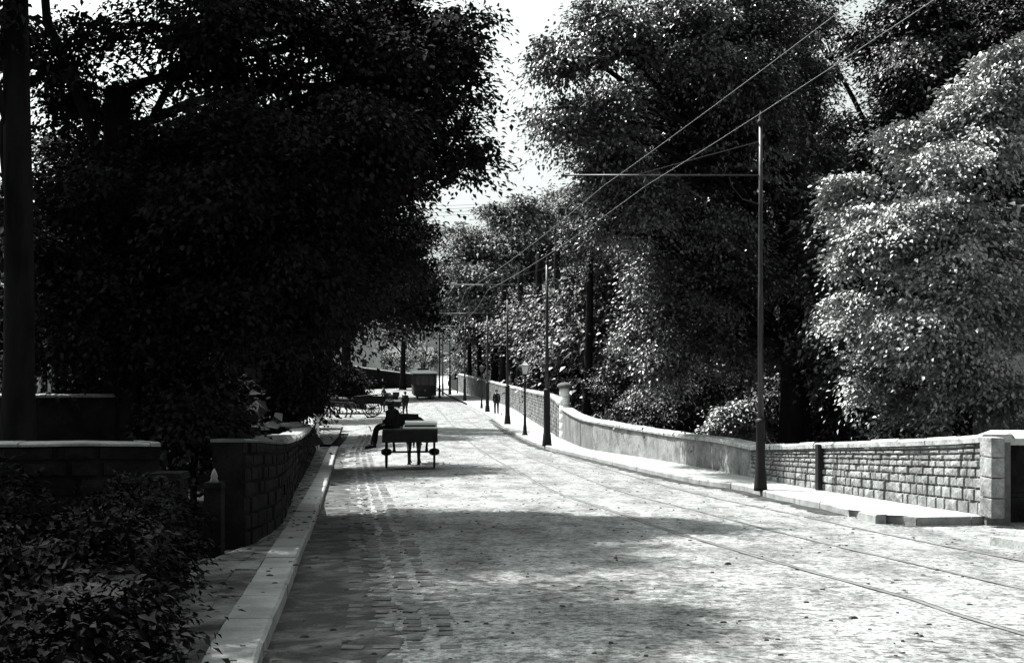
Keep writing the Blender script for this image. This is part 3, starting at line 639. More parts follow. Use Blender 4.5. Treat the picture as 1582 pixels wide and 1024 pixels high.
wires = []
for k, frac in enumerate((0.585, 0.80)):
    nodes = []
    for (g, ha, arm) in poles: nodes.append(Vector((g.x - arm * frac, g.y, g.z + ha - 0.2)))
    d0 = nodes[0] - nodes[1]; nodes.insert(0, nodes[0] + Vector((4.0, -25, 0.9)))
    last = nodes[-1]; nodes.append(last + Vector((-3.2, 28, 0.1)))
    pts = []
    for a, b in zip(nodes[:-1], nodes[1:]):
        for t in np.arange(12) / 12: p = a.lerp(b, t); p.z -= 0.13 * 4 * t * (1 - t); pts.append(p)
    pts.append(nodes[-1])
    mb = MB(); mb.tube(pts, [0.0030 + 0.00007 * p.y for p in pts], 6); o = mb.build('trolley_wire', M['wire'], smooth=True)
    tag(o, ['trolley wire on the pole side, running down the middle of the bracket arms', 'trolley wire hung from the outer tips of the bracket arms'][k], 'wire', 'overhead tram wires')
# span of telegraph wires far off in the sky gap
mb = MB()
for q in range(4):
    a = at(640, 318 + q * 5, 150); b = at(735, 316 + q * 5, 158); mb.tube([a, (a + b) / 2 - Vector((0, 0, 0.1)), b], 0.02, 5)
o = mb.build('telegraph_wires', M['pole_top']); tag(o, 'faint telegraph wires crossing the pale sky between the trees', 'wires')

# ------------------------------------------------------------------ tram
d = 124.0; tx = (656.5 - CX) * d / F; tr = empty('tram', (tx, d, G(d)), rz=rad(6)); tag(tr, 'dark single-deck tramcar with pale roof coming up the rails', 'tram')
W2 = 1.2
mb = MB(); mb.box((0, 4.2, 0.95), (2.3, 8.0, 0.9)); mb.box((0, 4.2, 1.45), (2.42, 8.1, 0.1)); body = mb.build('body', M['paint_dark'], tr, bevel=0.03)
mb = MB()
for k in range(7): mb.box((-1.17, 0.6 + k * 1.2, 2.0), (0.08, 0.12, 1.1)); mb.box((1.17, 0.6 + k * 1.2, 2.0), (0.08, 0.12, 1.1))
for x in (-1.15, -0.4, 0.4, 1.15): mb.box((x, 0.25, 2.0), (0.1, 0.1, 1.1)); mb.box((x, 8.15, 2.0), (0.1, 0.1, 1.1))
mb.box((0, 4.2, 2.58), (2.42, 8.1, 0.16)); mb.build('window_frame', M['paint_dark'], tr)
mb = MB(); mb.box((0, 4.2, 2.0), (2.2, 7.7, 1.0)); mb.build('windows', M['glass'], tr)
mb = MB(); mb.tube([(1.05 * math.cos(a), -0.55 * math.sin(a) + 0.12, 0.95) for a in np.linspace(0, math.pi, 9)], 0.05, 6)
vs = []; fs = []
for a in np.linspace(0, math.pi, 11):
    for z in (0.45, 1.45): vs.append((1.12 * math.cos(a), -0.55 * math.sin(a) + 0.16, z))
for k in range(10): fs.append((2 * k, 2 * k + 2, 2 * k + 3, 2 * k + 1))
mb.add(vs, fs); dash = mb.build('dash', M['tram_panel'], tr)
mb = MB(); mb.tube([(0, -0.40, 0.98), (0, -0.48, 0.98)], [0.13, 0.11], 14); mb.build('headlamp', M['stone_mid'], dash)
mb = MB(); mb.box((0, -0.42, 0.38), (1.9, 0.08, 0.14)); mb.build('fender', M['iron'], dash)
mb = MB()
for k in range(9):
    a = math.pi * k / 8
seg = 12; vs = []; fs = []
for iy, (yy, s) in enumerate(((-0.6, 0.9), (0.0, 1.0), (4.2, 1.0), (8.4, 1.0), (9.0, 0.9))):
    for k in range(seg + 1):
        a = math.pi * k / seg; vs.append((1.32 * s * math.cos(a), yy, 2.68 + 0.34 * s * math.sin(a) ** 0.8))
for i in range(4):
    for k in range(seg): a = i * (seg + 1) + k; fs.append((a, a + 1, a + seg + 2, a + seg + 1))
fs.append(tuple(range(seg + 1))); fs.append(tuple(4 * (seg + 1) + k for k in range(seg, -1, -1)))
for i in range(4): fs.append((i * (seg + 1), (i + 1) * (seg + 1), (i + 1) * (seg + 1) + seg, i * (seg + 1) + seg))
mb.add(vs, fs); roof = mb.build('roof', M['tram_roof'], tr, smooth=True)
mb = MB(); mb.box((-0.15, 2.2, 3.12), (1.1, 3.4, 0.2)); mb.build('clerestory', M['paint_dark'], roof, bevel=0.04)
mb = MB(); mb.tube([(0, 4.2, 3.1), (0.6, 9.0, 6.2)], [0.04, 0.02], 8); mb.build('trolley_pole', M['iron'], roof)
mb = MB(); mb.box((0, 4.2, 0.42), (1.6, 4.2, 0.3)); truck = mb.build('truck', M['iron'], tr)
for yy in (2.9, 5.5):
    for x in (-0.65, 0.65): mb = MB(); mb.tube([(x - 0.05, yy, 0.38), (x + 0.05, yy, 0.38)], 0.38, 18); mb.build('wheel', M['iron'], truck)
for x in (-0.95, 0.95): mb = MB(); mb.tube([(x, -0.1, 1.4), (x, -0.1, 2.7)], 0.03, 8); mb.build('pillar', M['iron'], tr)

# ------------------------------------------------------------------ skinned figures
def skin_mesh(name, nodes, edges, material, parent=None, sub=2, root=0):
    """nodes: (x, y, z, r[, r2]); grows one continuous surface"""
    me = bpy.data.meshes.new(name); me.from_pydata([n[:3] for n in nodes], edges, [])
    o = bpy.data.objects.new(name, me); COL.objects.link(o)
    sk = o.modifiers.new('s', 'SKIN'); sk.use_smooth_shade = True; sk.branch_smoothing = 0.4
    if not me.skin_vertices: 
        bm = bmesh.new(); bm.from_mesh(me); bm.verts.layers.skin.verify(); bm.to_mesh(me); bm.free()
    for i, n in enumerate(nodes):
        sv = me.skin_vertices[0].data[i]; sv.radius = (n[3], n[4] if len(n) > 4 else n[3]); sv.use_root = (i == root)
    ss = o.modifiers.new('u', 'SUBSURF'); ss.levels = sub; ss.render_levels = sub
    bpy.context.view_layer.update()
    dg = bpy.context.evaluated_depsgraph_get(); ev = o.evaluated_get(dg); nm = bpy.data.meshes.new_from_object(ev)
    bpy.data.objects.remove(o); nm.materials.clear(); nm.materials.append(material); nm.name = name
    for p in nm.polygons: p.use_smooth = True
    r = bpy.data.objects.new(name, nm); link(r, parent); return r

def figure(root, J, coat, trousers, hat='cap', coat_len=True, girth=1.0):
    """J: joints in local space; body mesh = skin; clothing children over it"""
    nodes = []; edges = []
    def chain(names, rads, start=None):
        prev = start
        for nme, r in zip(names, rads):
            nodes.append((*J[nme], r)); i = len(nodes) - 1
            if prev is not None: edges.append((prev, i))
            prev = i
        return prev
    p0 = chain(['pelvis'], [0.13]); c = chain(['waist', 'chest'], [0.12, 0.14], p0); nk = chain(['neck', 'chin', 'head', 'crown'], [0.06, 0.065, 0.095, 0.07], c)
    for s in 'LR':
        a = chain(['sh' + s, 'el' + s, 'wr' + s, 'palm' + s], [0.06, 0.045, 0.03, 0.032], c)
        hd = Vector(J['palm' + s]) - Vector(J['wr' + s]); hd.normalize(); side = Vector((hd.y, -hd.x, 0.1)).normalized() if abs(hd.z) < 0.9 else Vector((0, 1, 0))
        pm = Vector(J['palm' + s])
        for q, ln in enumerate((0.07, 0.08, 0.075, 0.06)):
            b = pm + hd * 0.03 + side * (q - 1.5) * 0.02; t1 = b + hd * ln * 0.5; t2 = t1 + hd * ln * 0.35 + Vector((0, 0, -0.015))
            nodes.append((*t1, 0.009)); edges.append((a, len(nodes) - 1)); nodes.append((*t2, 0.008)); edges.append((len(nodes) - 2, len(nodes) - 1))
        t = pm + side * -0.045 + hd * 0.02; nodes.append((*t, 0.010)); edges.append((a, len(nodes) - 1))
        chain(['hip' + s, 'kn' + s, 'an' + s, 'toe' + s], [0.09, 0.06, 0.045, 0.035], p0)
    b = skin_mesh('body', nodes, edges, M['skin'], root, sub=1)
    # trousers
    n2 = [(*J['pelvis'], 0.16)]; e2 = []
    for s in 'LR':
        i = len(n2); n2 += [(*J['hip' + s], 0.105), (*J['kn' + s], 0.08), (*J['an' + s], 0.065)]; e2 += [(0, i), (i, i + 1), (i + 1, i + 2)]
    skin_mesh('trousers', n2, e2, trousers, root, sub=1)
    n3 = [(*J['waist'], 0.16 * girth), (*J['chest'], 0.18 * girth)]; e3 = [(0, 1)]
    up = Vector(J['chest']).lerp(Vector(J['neck']), 0.6); n3.append((*up, 0.10 * girth)); e3.append((1, 2))
    low = Vector(J['pelvis']) + (Vector((0, 0, -0.2)) if coat_len else Vector((0, 0, -0.02))); n3.append((*J['pelvis'], 0.18)); n3.append((*low, 0.21)); e3 += [(0, 3), (3, 4)]
    for s in 'LR':
        i = len(n3); n3 += [(*J['sh' + s], 0.085 * girth), (*J['el' + s], 0.068 * girth), (*J['wr' + s], 0.05)]; e3 += [(1, i), (i, i + 1), (i + 1, i + 2)]
    skin_mesh('coat', n3, e3, coat, root, sub=1)
    for s in 'LR':
        a = Vector(J['an' + s]); t = Vector(J['toe' + s])
        mb = MB(); f = (t - a); f = f.normalized() * (f.length + 0.05)
        mb.tube([a + Vector((0, 0, 0.1)), a + Vector((0, 0, -0.03)), a + f * 0.5 + Vector((0, 0, -0.02)), a + f * 0.9 + Vector((0, 0, -0.015)), a + f * 1.05 + Vector((0, 0, -0.02))], [0.06, 0.065, 0.055, 0.05, 0.02], 10); mb.build('boot', M['leather'], root, smooth=True)
    h = Vector(J['head']); cr = Vector(J['crown']); ax = (cr - h).normalized(); fw = Vector(J.get('face', (0, 1, 0)))
    mb = MB(); mb.tube([h + ax * 0.015 - fw * 0.01, h + ax * 0.05 - fw * 0.01, h + ax * 0.085, h + ax * 0.105], [0.097, 0.105, 0.095, 0.04], 14)
    rt_ = fw.cross(ax).normalized(); f2 = ax.cross(rt_).normalized()
    mb.box(h + ax * 0.05 + f2 * 0.115, (0.15, 0.08, 0.014), M4=Matrix((rt_, f2, ax)).transposed())
    mb.build('cap', M['cloth_dark'], root, smooth=False)
    mb = MB(); c0 = h + ax * 0.0 - fw * 0.03; mb.tube([c0 - ax * 0.07, c0 - ax * 0.03, c0 + ax * 0.05], [0.06, 0.092, 0.1], 12); mb.build('hair', M['hair'], root, smooth=True)
    mb = MB(); mb.tube([h - ax * 0.0 + fw * 0.085, h - ax * 0.03 + fw * 0.12, h - ax * 0.045 + fw * 0.09], [0.01, 0.016, 0.012], 6); mb.build('nose', M['skin'], b)
    return b

def standing(H, stride=0.0, arms=0.06, face=(0, 1, 0)):
    k = H / 1.7
    J = dict(pelvis=(0, 0, .93), waist=(0, 0.0, 1.08), chest=(0, 0, 1.28), neck=(0, 0, 1.44), chin=(0, .01, 1.50), head=(0, .015, 1.58), crown=(0, .005, 1.65),
             shL=(-.17, 0, 1.38), elL=(-.21, -.05 - arms, 1.10), wrL=(-.22, .03, .87), palmL=(-.22, .05, .80),
             shR=(.17, 0, 1.38), elR=(.21, -.05 - arms, 1.10), wrR=(.22, .06, .87), palmR=(.22, .08, .80),
             hipL=(-.10, 0, .88), knL=(-.11, .06 + stride * .3, .48), anL=(-.11, stride * .5, .08), toeL=(-.13, .15 + stride * .5, .035),
             hipR=(.10, 0, .88), knR=(.11, .06 - stride * .2, .48), anR=(.11, -stride * .5 - .04, .10), toeR=(.13, .11 - stride * .5, .035))
    J = {a: (b[0] * k, b[1] * k, b[2] * k) for a, b in J.items()}; J['face'] = face; return J

# man walking on the right pavement (towards us)
g = on_ground(767, 639, PV); g.z += 0.0
p = empty('person', g, rz=rad(178)); tag(p, 'man in dark coat and cap walking on the right pavement beside the wall', 'person')
figure(p, standing(1.72, stride=0.35, arms=-0.03), M['cloth_dark'], M['cloth_mid'])
# man standing beside the second cart, back to us
g = on_ground(626, 641); p = empty('person', g, rz=rad(20)); tag(p, 'man in dark suit and cap standing on the road beside the loaded carts', 'person')
figure(p, standing(1.70, stride=0.12, arms=0.0), M['cloth_dark'], M['cloth_mid'], coat_len=False)

# horses -------------------------------------------------------------
def horse(loc, rz, label, size=1.0, headup=0.0, step=0.12, group='cart horses'):
    """faces local +y"""
    e = empty('horse', loc, rz, label=label, cat='horse', group=group); s = size
    N = []; E = []
    def n(x, y, z, r, prev=None, r2=None):
        N.append((x * s, y * s, z * s, r * s, (r2 or r) * s)); i = len(N) - 1
        if prev is not None: E.append((prev, i))
        return i
    hip = n(0, -.55, 1.20, .27); bel = n(0, -.15, 1.14, .29, hip); rib = n(0, .25, 1.12, .30, bel); wit = n(0, .60, 1.18, .25, rib)
    nk = n(0, .85, 1.42, .17, wit); n2 = n(0, 1.08, 1.66 + headup, .12, nk); pol = n(0, 1.24, 1.82 + headup, .10, n2)
    ch = n(0, 1.38, 1.70 + headup, .095, pol); no = n(0, 1.52, 1.48 + headup, .065, ch); n(0, 1.57, 1.40 + headup, .055, no)
    rump = n(0, -.80, 1.22, .20, hip)
    for sx in (-1, 1):
        st = step * sx
        a = n(.15 * sx, .62, .90, .115, wit); b = n(.15 * sx, .60 + st * .6, .62, .075, a); c = n(.15 * sx, .62 + st, .40, .052, b); d_ = n(.15 * sx, .60 + st, .16, .045, c); n(.15 * sx, .64 + st, .06, .060, d_)
        a = n(.15 * sx, -.62, .95, .15, hip); b = n(.15 * sx, -.55 - st * .5, .72, .095, a); c = n(.15 * sx, -.80 - st, .48, .062, b); d_ = n(.15 * sx, -.76 - st, .18, .048, c); n(.15 * sx, -.71 - st, .06, .062, d_)
    body = skin_mesh('body', N, E, M['horse_dark'], e, sub=2)
    for sx in (-1, 1):
        mb = MB(); mb.tube([(.05 * sx * s, 1.20 * s, (1.88 + headup) * s), (.06 * sx * s, 1.20 * s, (1.96 + headup) * s), (.055 * sx * s, 1.22 * s, (2.05 + headup) * s)], [.03 * s, .034 * s, .004 * s], 7); mb.build('ear', M['horse_dark'], body, smooth=True)
        for yy, st in ((.62, step * sx), (-.73, -step * sx)):
            mb = MB(); mb.tube([(.15 * sx * s, (yy + st + 0.02) * s, .10 * s), (.15 * sx * s, (yy + st + .04) * s, 0.0)], [.055 * s, .078 * s], 10); mb.build('hoof', M['hoof'], body)
    mb = MB(); mb.tube([(0, -.95 * s, 1.32 * s), (0, -1.08 * s, 1.18 * s), (0, -1.10 * s, .9 * s), (0, -1.06 * s, .6 * s)], [.05 * s, .07 * s, .06 * s, .01 * s], 8); mb.build('tail', M['horse_mane'], body, smooth=True)
    mb = MB(); mb.tube([(0.02, .72 * s, 1.46 * s), (.03, .93 * s, (1.70 + headup * .6) * s), (.03, 1.12 * s, (1.86 + headup) * s), (0, 1.26 * s, (1.93 + headup) * s)], [.03 * s, .06 * s, .055 * s, .02 * s], 8); mb.build('mane', M['horse_mane'], body, smooth=True)
    mb = MB(); mb.ring((0, 0, 0), .31 * s, (.06 * s, .06 * s), axis='y', n=20, m=6)
    R = Matrix.Rotation(rad(28), 3, 'X'); mb.v = [tuple(R @ Vector(v) + Vector((0, .74 * s, 1.22 * s))) for v in mb.v]; mb.build('collar', M['leather'], e, smooth=True)
    mb = MB(); mb.ring((0, .1 * s, 1.13 * s), .315 * s, (.02 * s, .05 * s), axis='y', n=20, m=6); mb.box((0, .1 * s, 1.46 * s), (.34 * s, .3 * s, .08 * s), top=0.7); mb.build('harness', M['leather'], e)
    return e

def wheel_mb(c, R, r, spokes=12):
    """wheel in the local y-z plane; returns (rim, spokes, hub) collectors"""
    a = MB(); a.ring(c, R - 0.035, (0.035, 0.03), axis='x', n=32, m=8)
    b = MB()
    for k in range(spokes):
        t = 2 * math.pi * k / spokes; b.tube([Vector(c) + Vector((0, math.cos(t) * 0.08, math.sin(t) * 0.08)), Vector(c) + Vector((0, math.cos(t) * (R - 0.05), math.sin(t) * (R - 0.05)))], [0.024, 0.018], 6)
    h = MB(); h.tube([Vector(c) + Vector((x, 0, 0)) for x in (-0.14, -0.12, -0.05, 0.05, 0.12, 0.14)], [0.05, 0.075, 0.10, 0.10, 0.075, 0.05], 14)
    return a, b, h
def add_wheel(c, R, parent, spokes=12):
    a, b, h = wheel_mb(c, R, 0.03, spokes); w = a.build('wheel', M['wood_dark'], parent, smooth=True); b.build('spokes', M['wood_dark'], w); h.build('hub', M['iron'], w, smooth=True); return w

# the flat cart going away from us (local +y is forward, away)
g = on_ground(634, 725.5); s0 = 36.0
cart = empty('flat_cart', (g.x, g.y, G(g.y) + 0.04), rz=rad(4)); tag(cart, 'two-wheeled flat cart driving away down the middle of the road', 'cart')
S = g.y / F  # metres per photo pixel there
dk0, dk1 = (726 - 683) * S, (726 - 665) * S
mb = MB(); mb.box((0, 0.15, (dk0 + dk1) / 2), (83 * S, 2.3, dk1 - dk0)); mb.build('bed', M['wood_dark'], cart, bevel=0.02)
mb = MB()
for k in range(6): mb.box((-0.62 + k * 0.25, 0.15, dk1 + 0.012), (0.235, 2.26, 0.024))
mb.build('deck_boards', M['wood_dark'], cart)
R = 0.46
for sx in (-1, 1): add_wheel((sx * 36.8 * S, 0.0, R), R, cart)
mb = MB(); mb.tube([(-45 * S, 0, R), (45 * S, 0, R)], 0.028, 8); mb.build('axle', M['iron'], cart)
for sx in (-1, 1):
    mb = MB(); mb.tube([(sx * 25 * S, 0, R), (sx * 25 * S, 0, R + 0.12), (sx * 26 * S, 0, dk0 + 0.03)], [0.05, 0.035, 0.032], 8); mb.build('axle_strut', M['iron'], cart)
for sx in (-1, 1):
    mb = MB(); mb.tube([(sx * 0.42, 1.0, dk0 + 0.1), (sx * 0.40, 2.4, 1.12), (sx * 0.36, 4.15, 1.15)], [0.035, 0.032, 0.025], 8); mb.build('shaft', M['wood_dark'], cart)
mb = MB(); mb.box((0.0 - 14 * S + 0.02, 1.22, dk1 + 9 * S), (50 * S, 0.06, 23 * S)); mb.build('headboard', M['wood_dark'], cart, bevel=0.008)
cz = G(g.y) + 0.04
mb = MB(); mb.box((0.0, 0, 0.03), (52 * S, 1.5, 0.055)); mb.box((0.02, 0.05, 0.135), (49 * S, 1.3, 0.07), rz=0.02)
o = mb.build('board_stack', M['wood_pale'], bevel=0.006); o.location = (g.x + 15 * S, g.y + 0.05, cz + dk1 + 0.03); o.rotation_euler = (0, 0, rad(4)); tag(o, 'pale flat boards stacked on the right of the flat cart', 'boards')
for zz in (0.1,):
    mb = MB(); mb.box((0.0, -0.01, 0.08), (47 * S, 1.36, 0.045)); mb.build('batten', M['wood_dark'], o)
# driver seated on the left side, legs hanging over the edge
dr = empty('person', (g.x - 37 * S, g.y + 0.0, cz), rz=0); tag(dr, 'driver in dark coat sitting on the cart edge with legs dangling outwards', 'person')
zs = dk1 + 0.02
J = dict(pelvis=(.14, .0, zs + .12), waist=(.17, .02, zs + .24), chest=(.17, .06, zs + .40), neck=(.14, .11, zs + .50), chin=(.12, .13, zs + .53), head=(.11, .145, zs + .60), crown=(.10, .14, zs + .67),
         shL=(.13, .24, zs + .48), elL=(.02, .30, zs + .26), wrL=(-.10, .20, zs + .12), palmL=(-.15, .16, zs + .11),
         shR=(.17, -.13, zs + .47), elR=(.12, -.24, zs + .24), wrR=(-.02, -.20, zs + .10), palmR=(-.07, -.17, zs + .09),
         hipL=(.06, .10, zs + .08), knL=(-.30, .14, zs + .03), anL=(-.40, .14, zs - .45), toeL=(-.56, .15, zs - .53),
         hipR=(.06, -.10, zs + .08), knR=(-.26, -.10, zs + .0), anR=(-.32, -.10, zs - .47), toeR=(-.46, -.12, zs - .50))
J['face'] = (-.6, .8, 0)
figure(dr, J, M['cloth_dark'], M['cloth_dark'], coat_len=False, girth=1.3)
horse((g.x - 0.13, g.y + 2.95, G(g.y + 3)), rad(4), 'dark horse in the shafts of the flat cart, seen from behind beneath it', size=0.95, step=0.05, headup=-0.55)

# side-on cart with its horse, left of the road
d = 84.0; S = d / F
ca = empty('tip_cart', ((575 - CX) * S, d, G(d)), rz=rad(90)); tag(ca, 'high-wheeled farm cart seen side-on behind the horse at the left kerb', 'cart')
R = 0.60   # local +y points to the left of the picture
for sx in (-1, 1): add_wheel((sx * 0.75, 0, R), R, ca, 12)
mb = MB(); mb.tube([(-0.85, 0, R), (0.85, 0, R)], 0.04, 8); mb.build('axle', M['iron'], ca)
mb = MB(); mb.box((0, 0.15, 1.0), (1.15, 2.0, 0.16)); mb.build('bed', M['wood_dark'], ca, bevel=0.015)
mb = MB()
T = Matrix.Rotation(rad(-5), 3, 'X')
for sx in (-1, 1): mb.box((sx * 0.6, 0.15, 1.26), (0.05, 2.0, 0.36))
mb.box((0, 1.15, 1.26), (1.2, 0.05, 0.36)); mb.build('side_boards', M['wood_dark'], ca)
mb = MB(); mb.box((0, 0.0, 1.5), (1.5, 2.3, 0.07), M4=T); mb.build('raves', M['wood_dark'], ca)
for sx in (-1, 1):
    mb = MB(); mb.tube([(sx * 0.4, 1.1, 0.95), (sx * 0.38, 3.4, 1.1)], [0.04, 0.03], 8); mb.build('shaft', M['wood_dark'], ca)
horse(((575 - CX) * S - 2.35, d, G(d)), rad(90), 'dark horse facing left in front of the high-wheeled cart', size=1.0, step=0.14, headup=-0.15)
# trailing cart, three-quarter view
d = 90.0; S = d / F
cb = empty('box_cart', ((609 - CX) * S, d, G(d)), rz=rad(68)); tag(cb, 'box cart with pale side rail standing beside the man in the road', 'cart')
R = 0.55
for sx in (-1, 1): add_wheel((sx * 0.7, 0, R), R, cb, 12)
mb = MB(); mb.tube([(-0.8, 0, R), (0.8, 0, R)], 0.04, 8); mb.build('axle', M['iron'], cb)
mb = MB(); mb.box((0, 0, 0.78), (1.1, 1.7, 0.34), top=1.06); mb.build('body', M['wood_dark'], cb, bevel=0.02)
mb = MB(); mb.box((-0.63, 0, 1.0), (0.06, 1.75, 0.12)); mb.box((0.63, 0, 1.0), (0.06, 1.75, 0.12)); mb.build('side_rail', M['house'], cb)
mb = MB(); mb.box((0, 0.1, 1.3), (0.9, 0.45, 0.12)); mb.box((0, -0.15, 1.45), (0.95, 0.06, 0.32)); mb.box((-0.4, 0.1, 1.13), (0.05, 0.4, 0.3)); mb.box((0.4, 0.1, 1.13), (0.05, 0.4, 0.3)); mb.build('seat', M['wood_dark'], cb)
for sx in (-1, 1):
    mb = MB(); mb.tube([(sx * 0.4, 0.8, 0.85), (sx * 0.36, 2.8, 1.1)], [0.035, 0.028], 8); mb.build('shaft', M['wood_dark'], cb)
a = rad(68); off = 2.2
horse(((603 - CX) * 96 / F, 95.0, G(95)), rad(165), 'dark horse with pricked ears standing behind the carts', size=0.98, step=0.04, headup=0.02)

# road litter: dung and mud clods (many, uncountable)
rr = random.Random(11); mb = MB()
for k in range(1300):
    y = 4.5 + 40 * rr.random() ** 1.6; x = rr.uniform(float(kl(y)) + 0.4, float(kr(max(y, 18.3))) + (0.0 if y > 19 else 3))
    s = rr.uniform(0.005, 0.02) * (1.8 if rr.random() < 0.04 else 1)
    z = float(road_z(np.array([x]), np.array([y]))[0])
    mb.box((x, y, z + s * 0.25), (s * rr.uniform(1.2, 3.2), s * rr.uniform(1, 1.8), s * 0.7), rz=rr.uniform(-0.5, 0.5), top=0.55)
for k in range(150):
    y = 5 + 16 * rr.random(); x = float(bl(y)) + rr.random() * 1.3; s = rr.uniform(0.012, 0.03)
    mb.box((x, y, G(y) + PV + s * 0.2), (s * 2.2, s * 1.4, s * 0.5), rz=rr.uniform(-0.6, 0.6), top=0.5)
tag(mb.build('road_debris', M['clod']), 'dark dung and mud clods scattered over the dusty road', 'debris', kind='stuff')

# ------------------------------------------------------------------ trees
def hashnoise(P, f, seed):
    a = np.sin(P[:, 0] * f + seed) * np.sin(P[:, 1] * f * 1.13 + seed * 1.7) + np.sin(P[:, 2] * f * 1.3 + seed * 0.6 + P[:, 0] * f * .4) * np.sin(P[:, 1] * f * .7 - P[:, 2] * f * .5 + seed)
    return a * 0.5
def leaf_mesh(name, C, D, U, size, material, parent, wide=0.36):
    """C centres, D tip directions, U normals, size per leaf: folded kite leaves"""
    n = len(C); D = D / np.linalg.norm(D, axis=1, keepdims=True); W = np.cross(D, U); W /= np.maximum(1e-6, np.linalg.norm(W, axis=1, keepdims=True)); Nn = np.cross(W, D)
    s = size[:, None]
    b = C - D * s * 0.5; t = C + D * s * 0.5 - Nn * s * 0.10; l = C - D * s * 0.06 + W * s * wide + Nn * s * 0.10; r = C - D * s * 0.06 - W * s * wide + Nn * s * 0.10
    V = np.stack([b, r, t, l], 1).reshape(-1, 3); i = np.arange(n)[:, None] * 4
    Fc = np.concatenate([i + np.array([[0, 1, 2]]), i + np.array([[0, 2, 3]])], 1).reshape(-1, 3)
    return from_np(name, V, Fc, material, parent)
def make_crown(rs, blobs, nclump, per, leaf, crad, seed, gapf=0.0, shell=0.45, flat=0.35, droop=0.5):
    """blobs: (x, y, z, rx, ry, rz, weight); returns arrays and clump centres"""
    B = np.array(blobs, float); w = B[:, 6] * (B[:, 3] * B[:, 4] * B[:, 5]) ** (2 / 3); w /= w.sum()
    idx = rs.choice(len(B), nclump, p=w); u = rs.normal(size=(nclump, 3)); u /= np.linalg.norm(u, axis=1, keepdims=True)
    # every mass of the crown is built of smaller drooping boughs, most of them near its surface
    nb = 11; S = rs.normal(size=(len(B), nb, 3)); S /= np.linalg.norm(S, axis=2, keepdims=True); S *= rs.uniform(0.45, 0.95, (len(B), nb, 1))
    sz = rs.uniform(0.26, 0.5, (len(B), nb)); pick = rs.randint(0, nb, nclump)
    rr_ = (shell + (1 - shell) * rs.random(nclump)); rr_ = np.where(rs.random(nclump) < 0.3, rs.random(nclump), rr_)
    sub = S[idx, pick]; m_ = B[idx, 3:6].mean(1)[:, None] * sz[idx, pick][:, None] * np.array([1.15, 1.15, 0.62])
    CC = B[idx, :3] + sub * B[idx, 3:6] + u * m_ * rr_[:, None]
    fill = rs.random(nclump) < 0.12; CC = np.where(fill[:, None], B[idx, :3] + u * B[idx, 3:6] * (rs.random(nclump) ** 0.5)[:, None] * 0.85, CC)
    u = np.where(fill[:, None], u, u * 0.5 + sub); u /= np.linalg.norm(u, axis=1, keepdims=True)
    keep = hashnoise(CC, 1.7, seed) > -0.95 + gapf
    CC = CC[keep]; u = u[keep]; idx = idx[keep]; n = len(CC)
    up = np.array([0, 0, 1.0])
    axis = u * np.array([1, 1, 0.4]); axis /= np.linalg.norm(axis, axis=1, keepdims=True)
    cs = crad * rs.uniform(0.6, 1.35, n)
    K = rs.poisson(per, n) + 3; ci = np.repeat(np.arange(n), K); m = len(ci)
    # spray: leaves spread in a tilted disc whose outer edge droops
    axis = axis + rs.normal(size=axis.shape) * np.array([.35, .35, .3]); axis /= np.linalg.norm(axis, axis=1, keepdims=True)
    side = np.cross(axis, up); side /= np.maximum(1e-6, np.linalg.norm(side, axis=1, keepdims=True)); spn = np.cross(side, axis)
    a = rs.normal(size=m) * 0.62; b = rs.normal(size=m) * 0.48; c = rs.normal(size=m) * flat * 0.36
    P = CC[ci] + (axis[ci] * a[:, None] + side[ci] * b[:, None] + spn[ci] * c[:, None]) * cs[ci][:, None]
    P[:, 2] -= droop * cs[ci] * np.clip(a, 0, 2) ** 2
    Dv = axis[ci] * (0.7 + 0.3 * a[:, None]) + side[ci] * b[:, None] + rs.normal(size=(m, 3)) * 0.4 - up * (0.35 * droop + 0.2)
    Uv = spn[ci] * 1.0 + axis[ci] * 0.45 + rs.normal(size=(m, 3)) * 0.30
    return P, Dv, Uv, leaf * rs.uniform(0.65, 1.3, m), CC, idx
def limb(mb, a, b, r0, r1, rs, bend=0.12, n=6, sides=8):
    a = np.array(a, float); b = np.array(b, float); L = np.linalg.norm(b - a); k = rs.normal(size=3) * L * bend * 0.5; k[2] = abs(k[2]) * 0.8 + L * bend * 0.5
    pts = [a + (b - a) * t + k * math.sin(math.pi * t) * 0.8 + rs.normal(size=3) * L * 0.012 * (0 < t < 1) for t in np.linspace(0, 1, n)]
    mb.tube(pts, [r0 + (r1 - r0) * t for t in np.linspace(0, 1, n)], sides); return pts
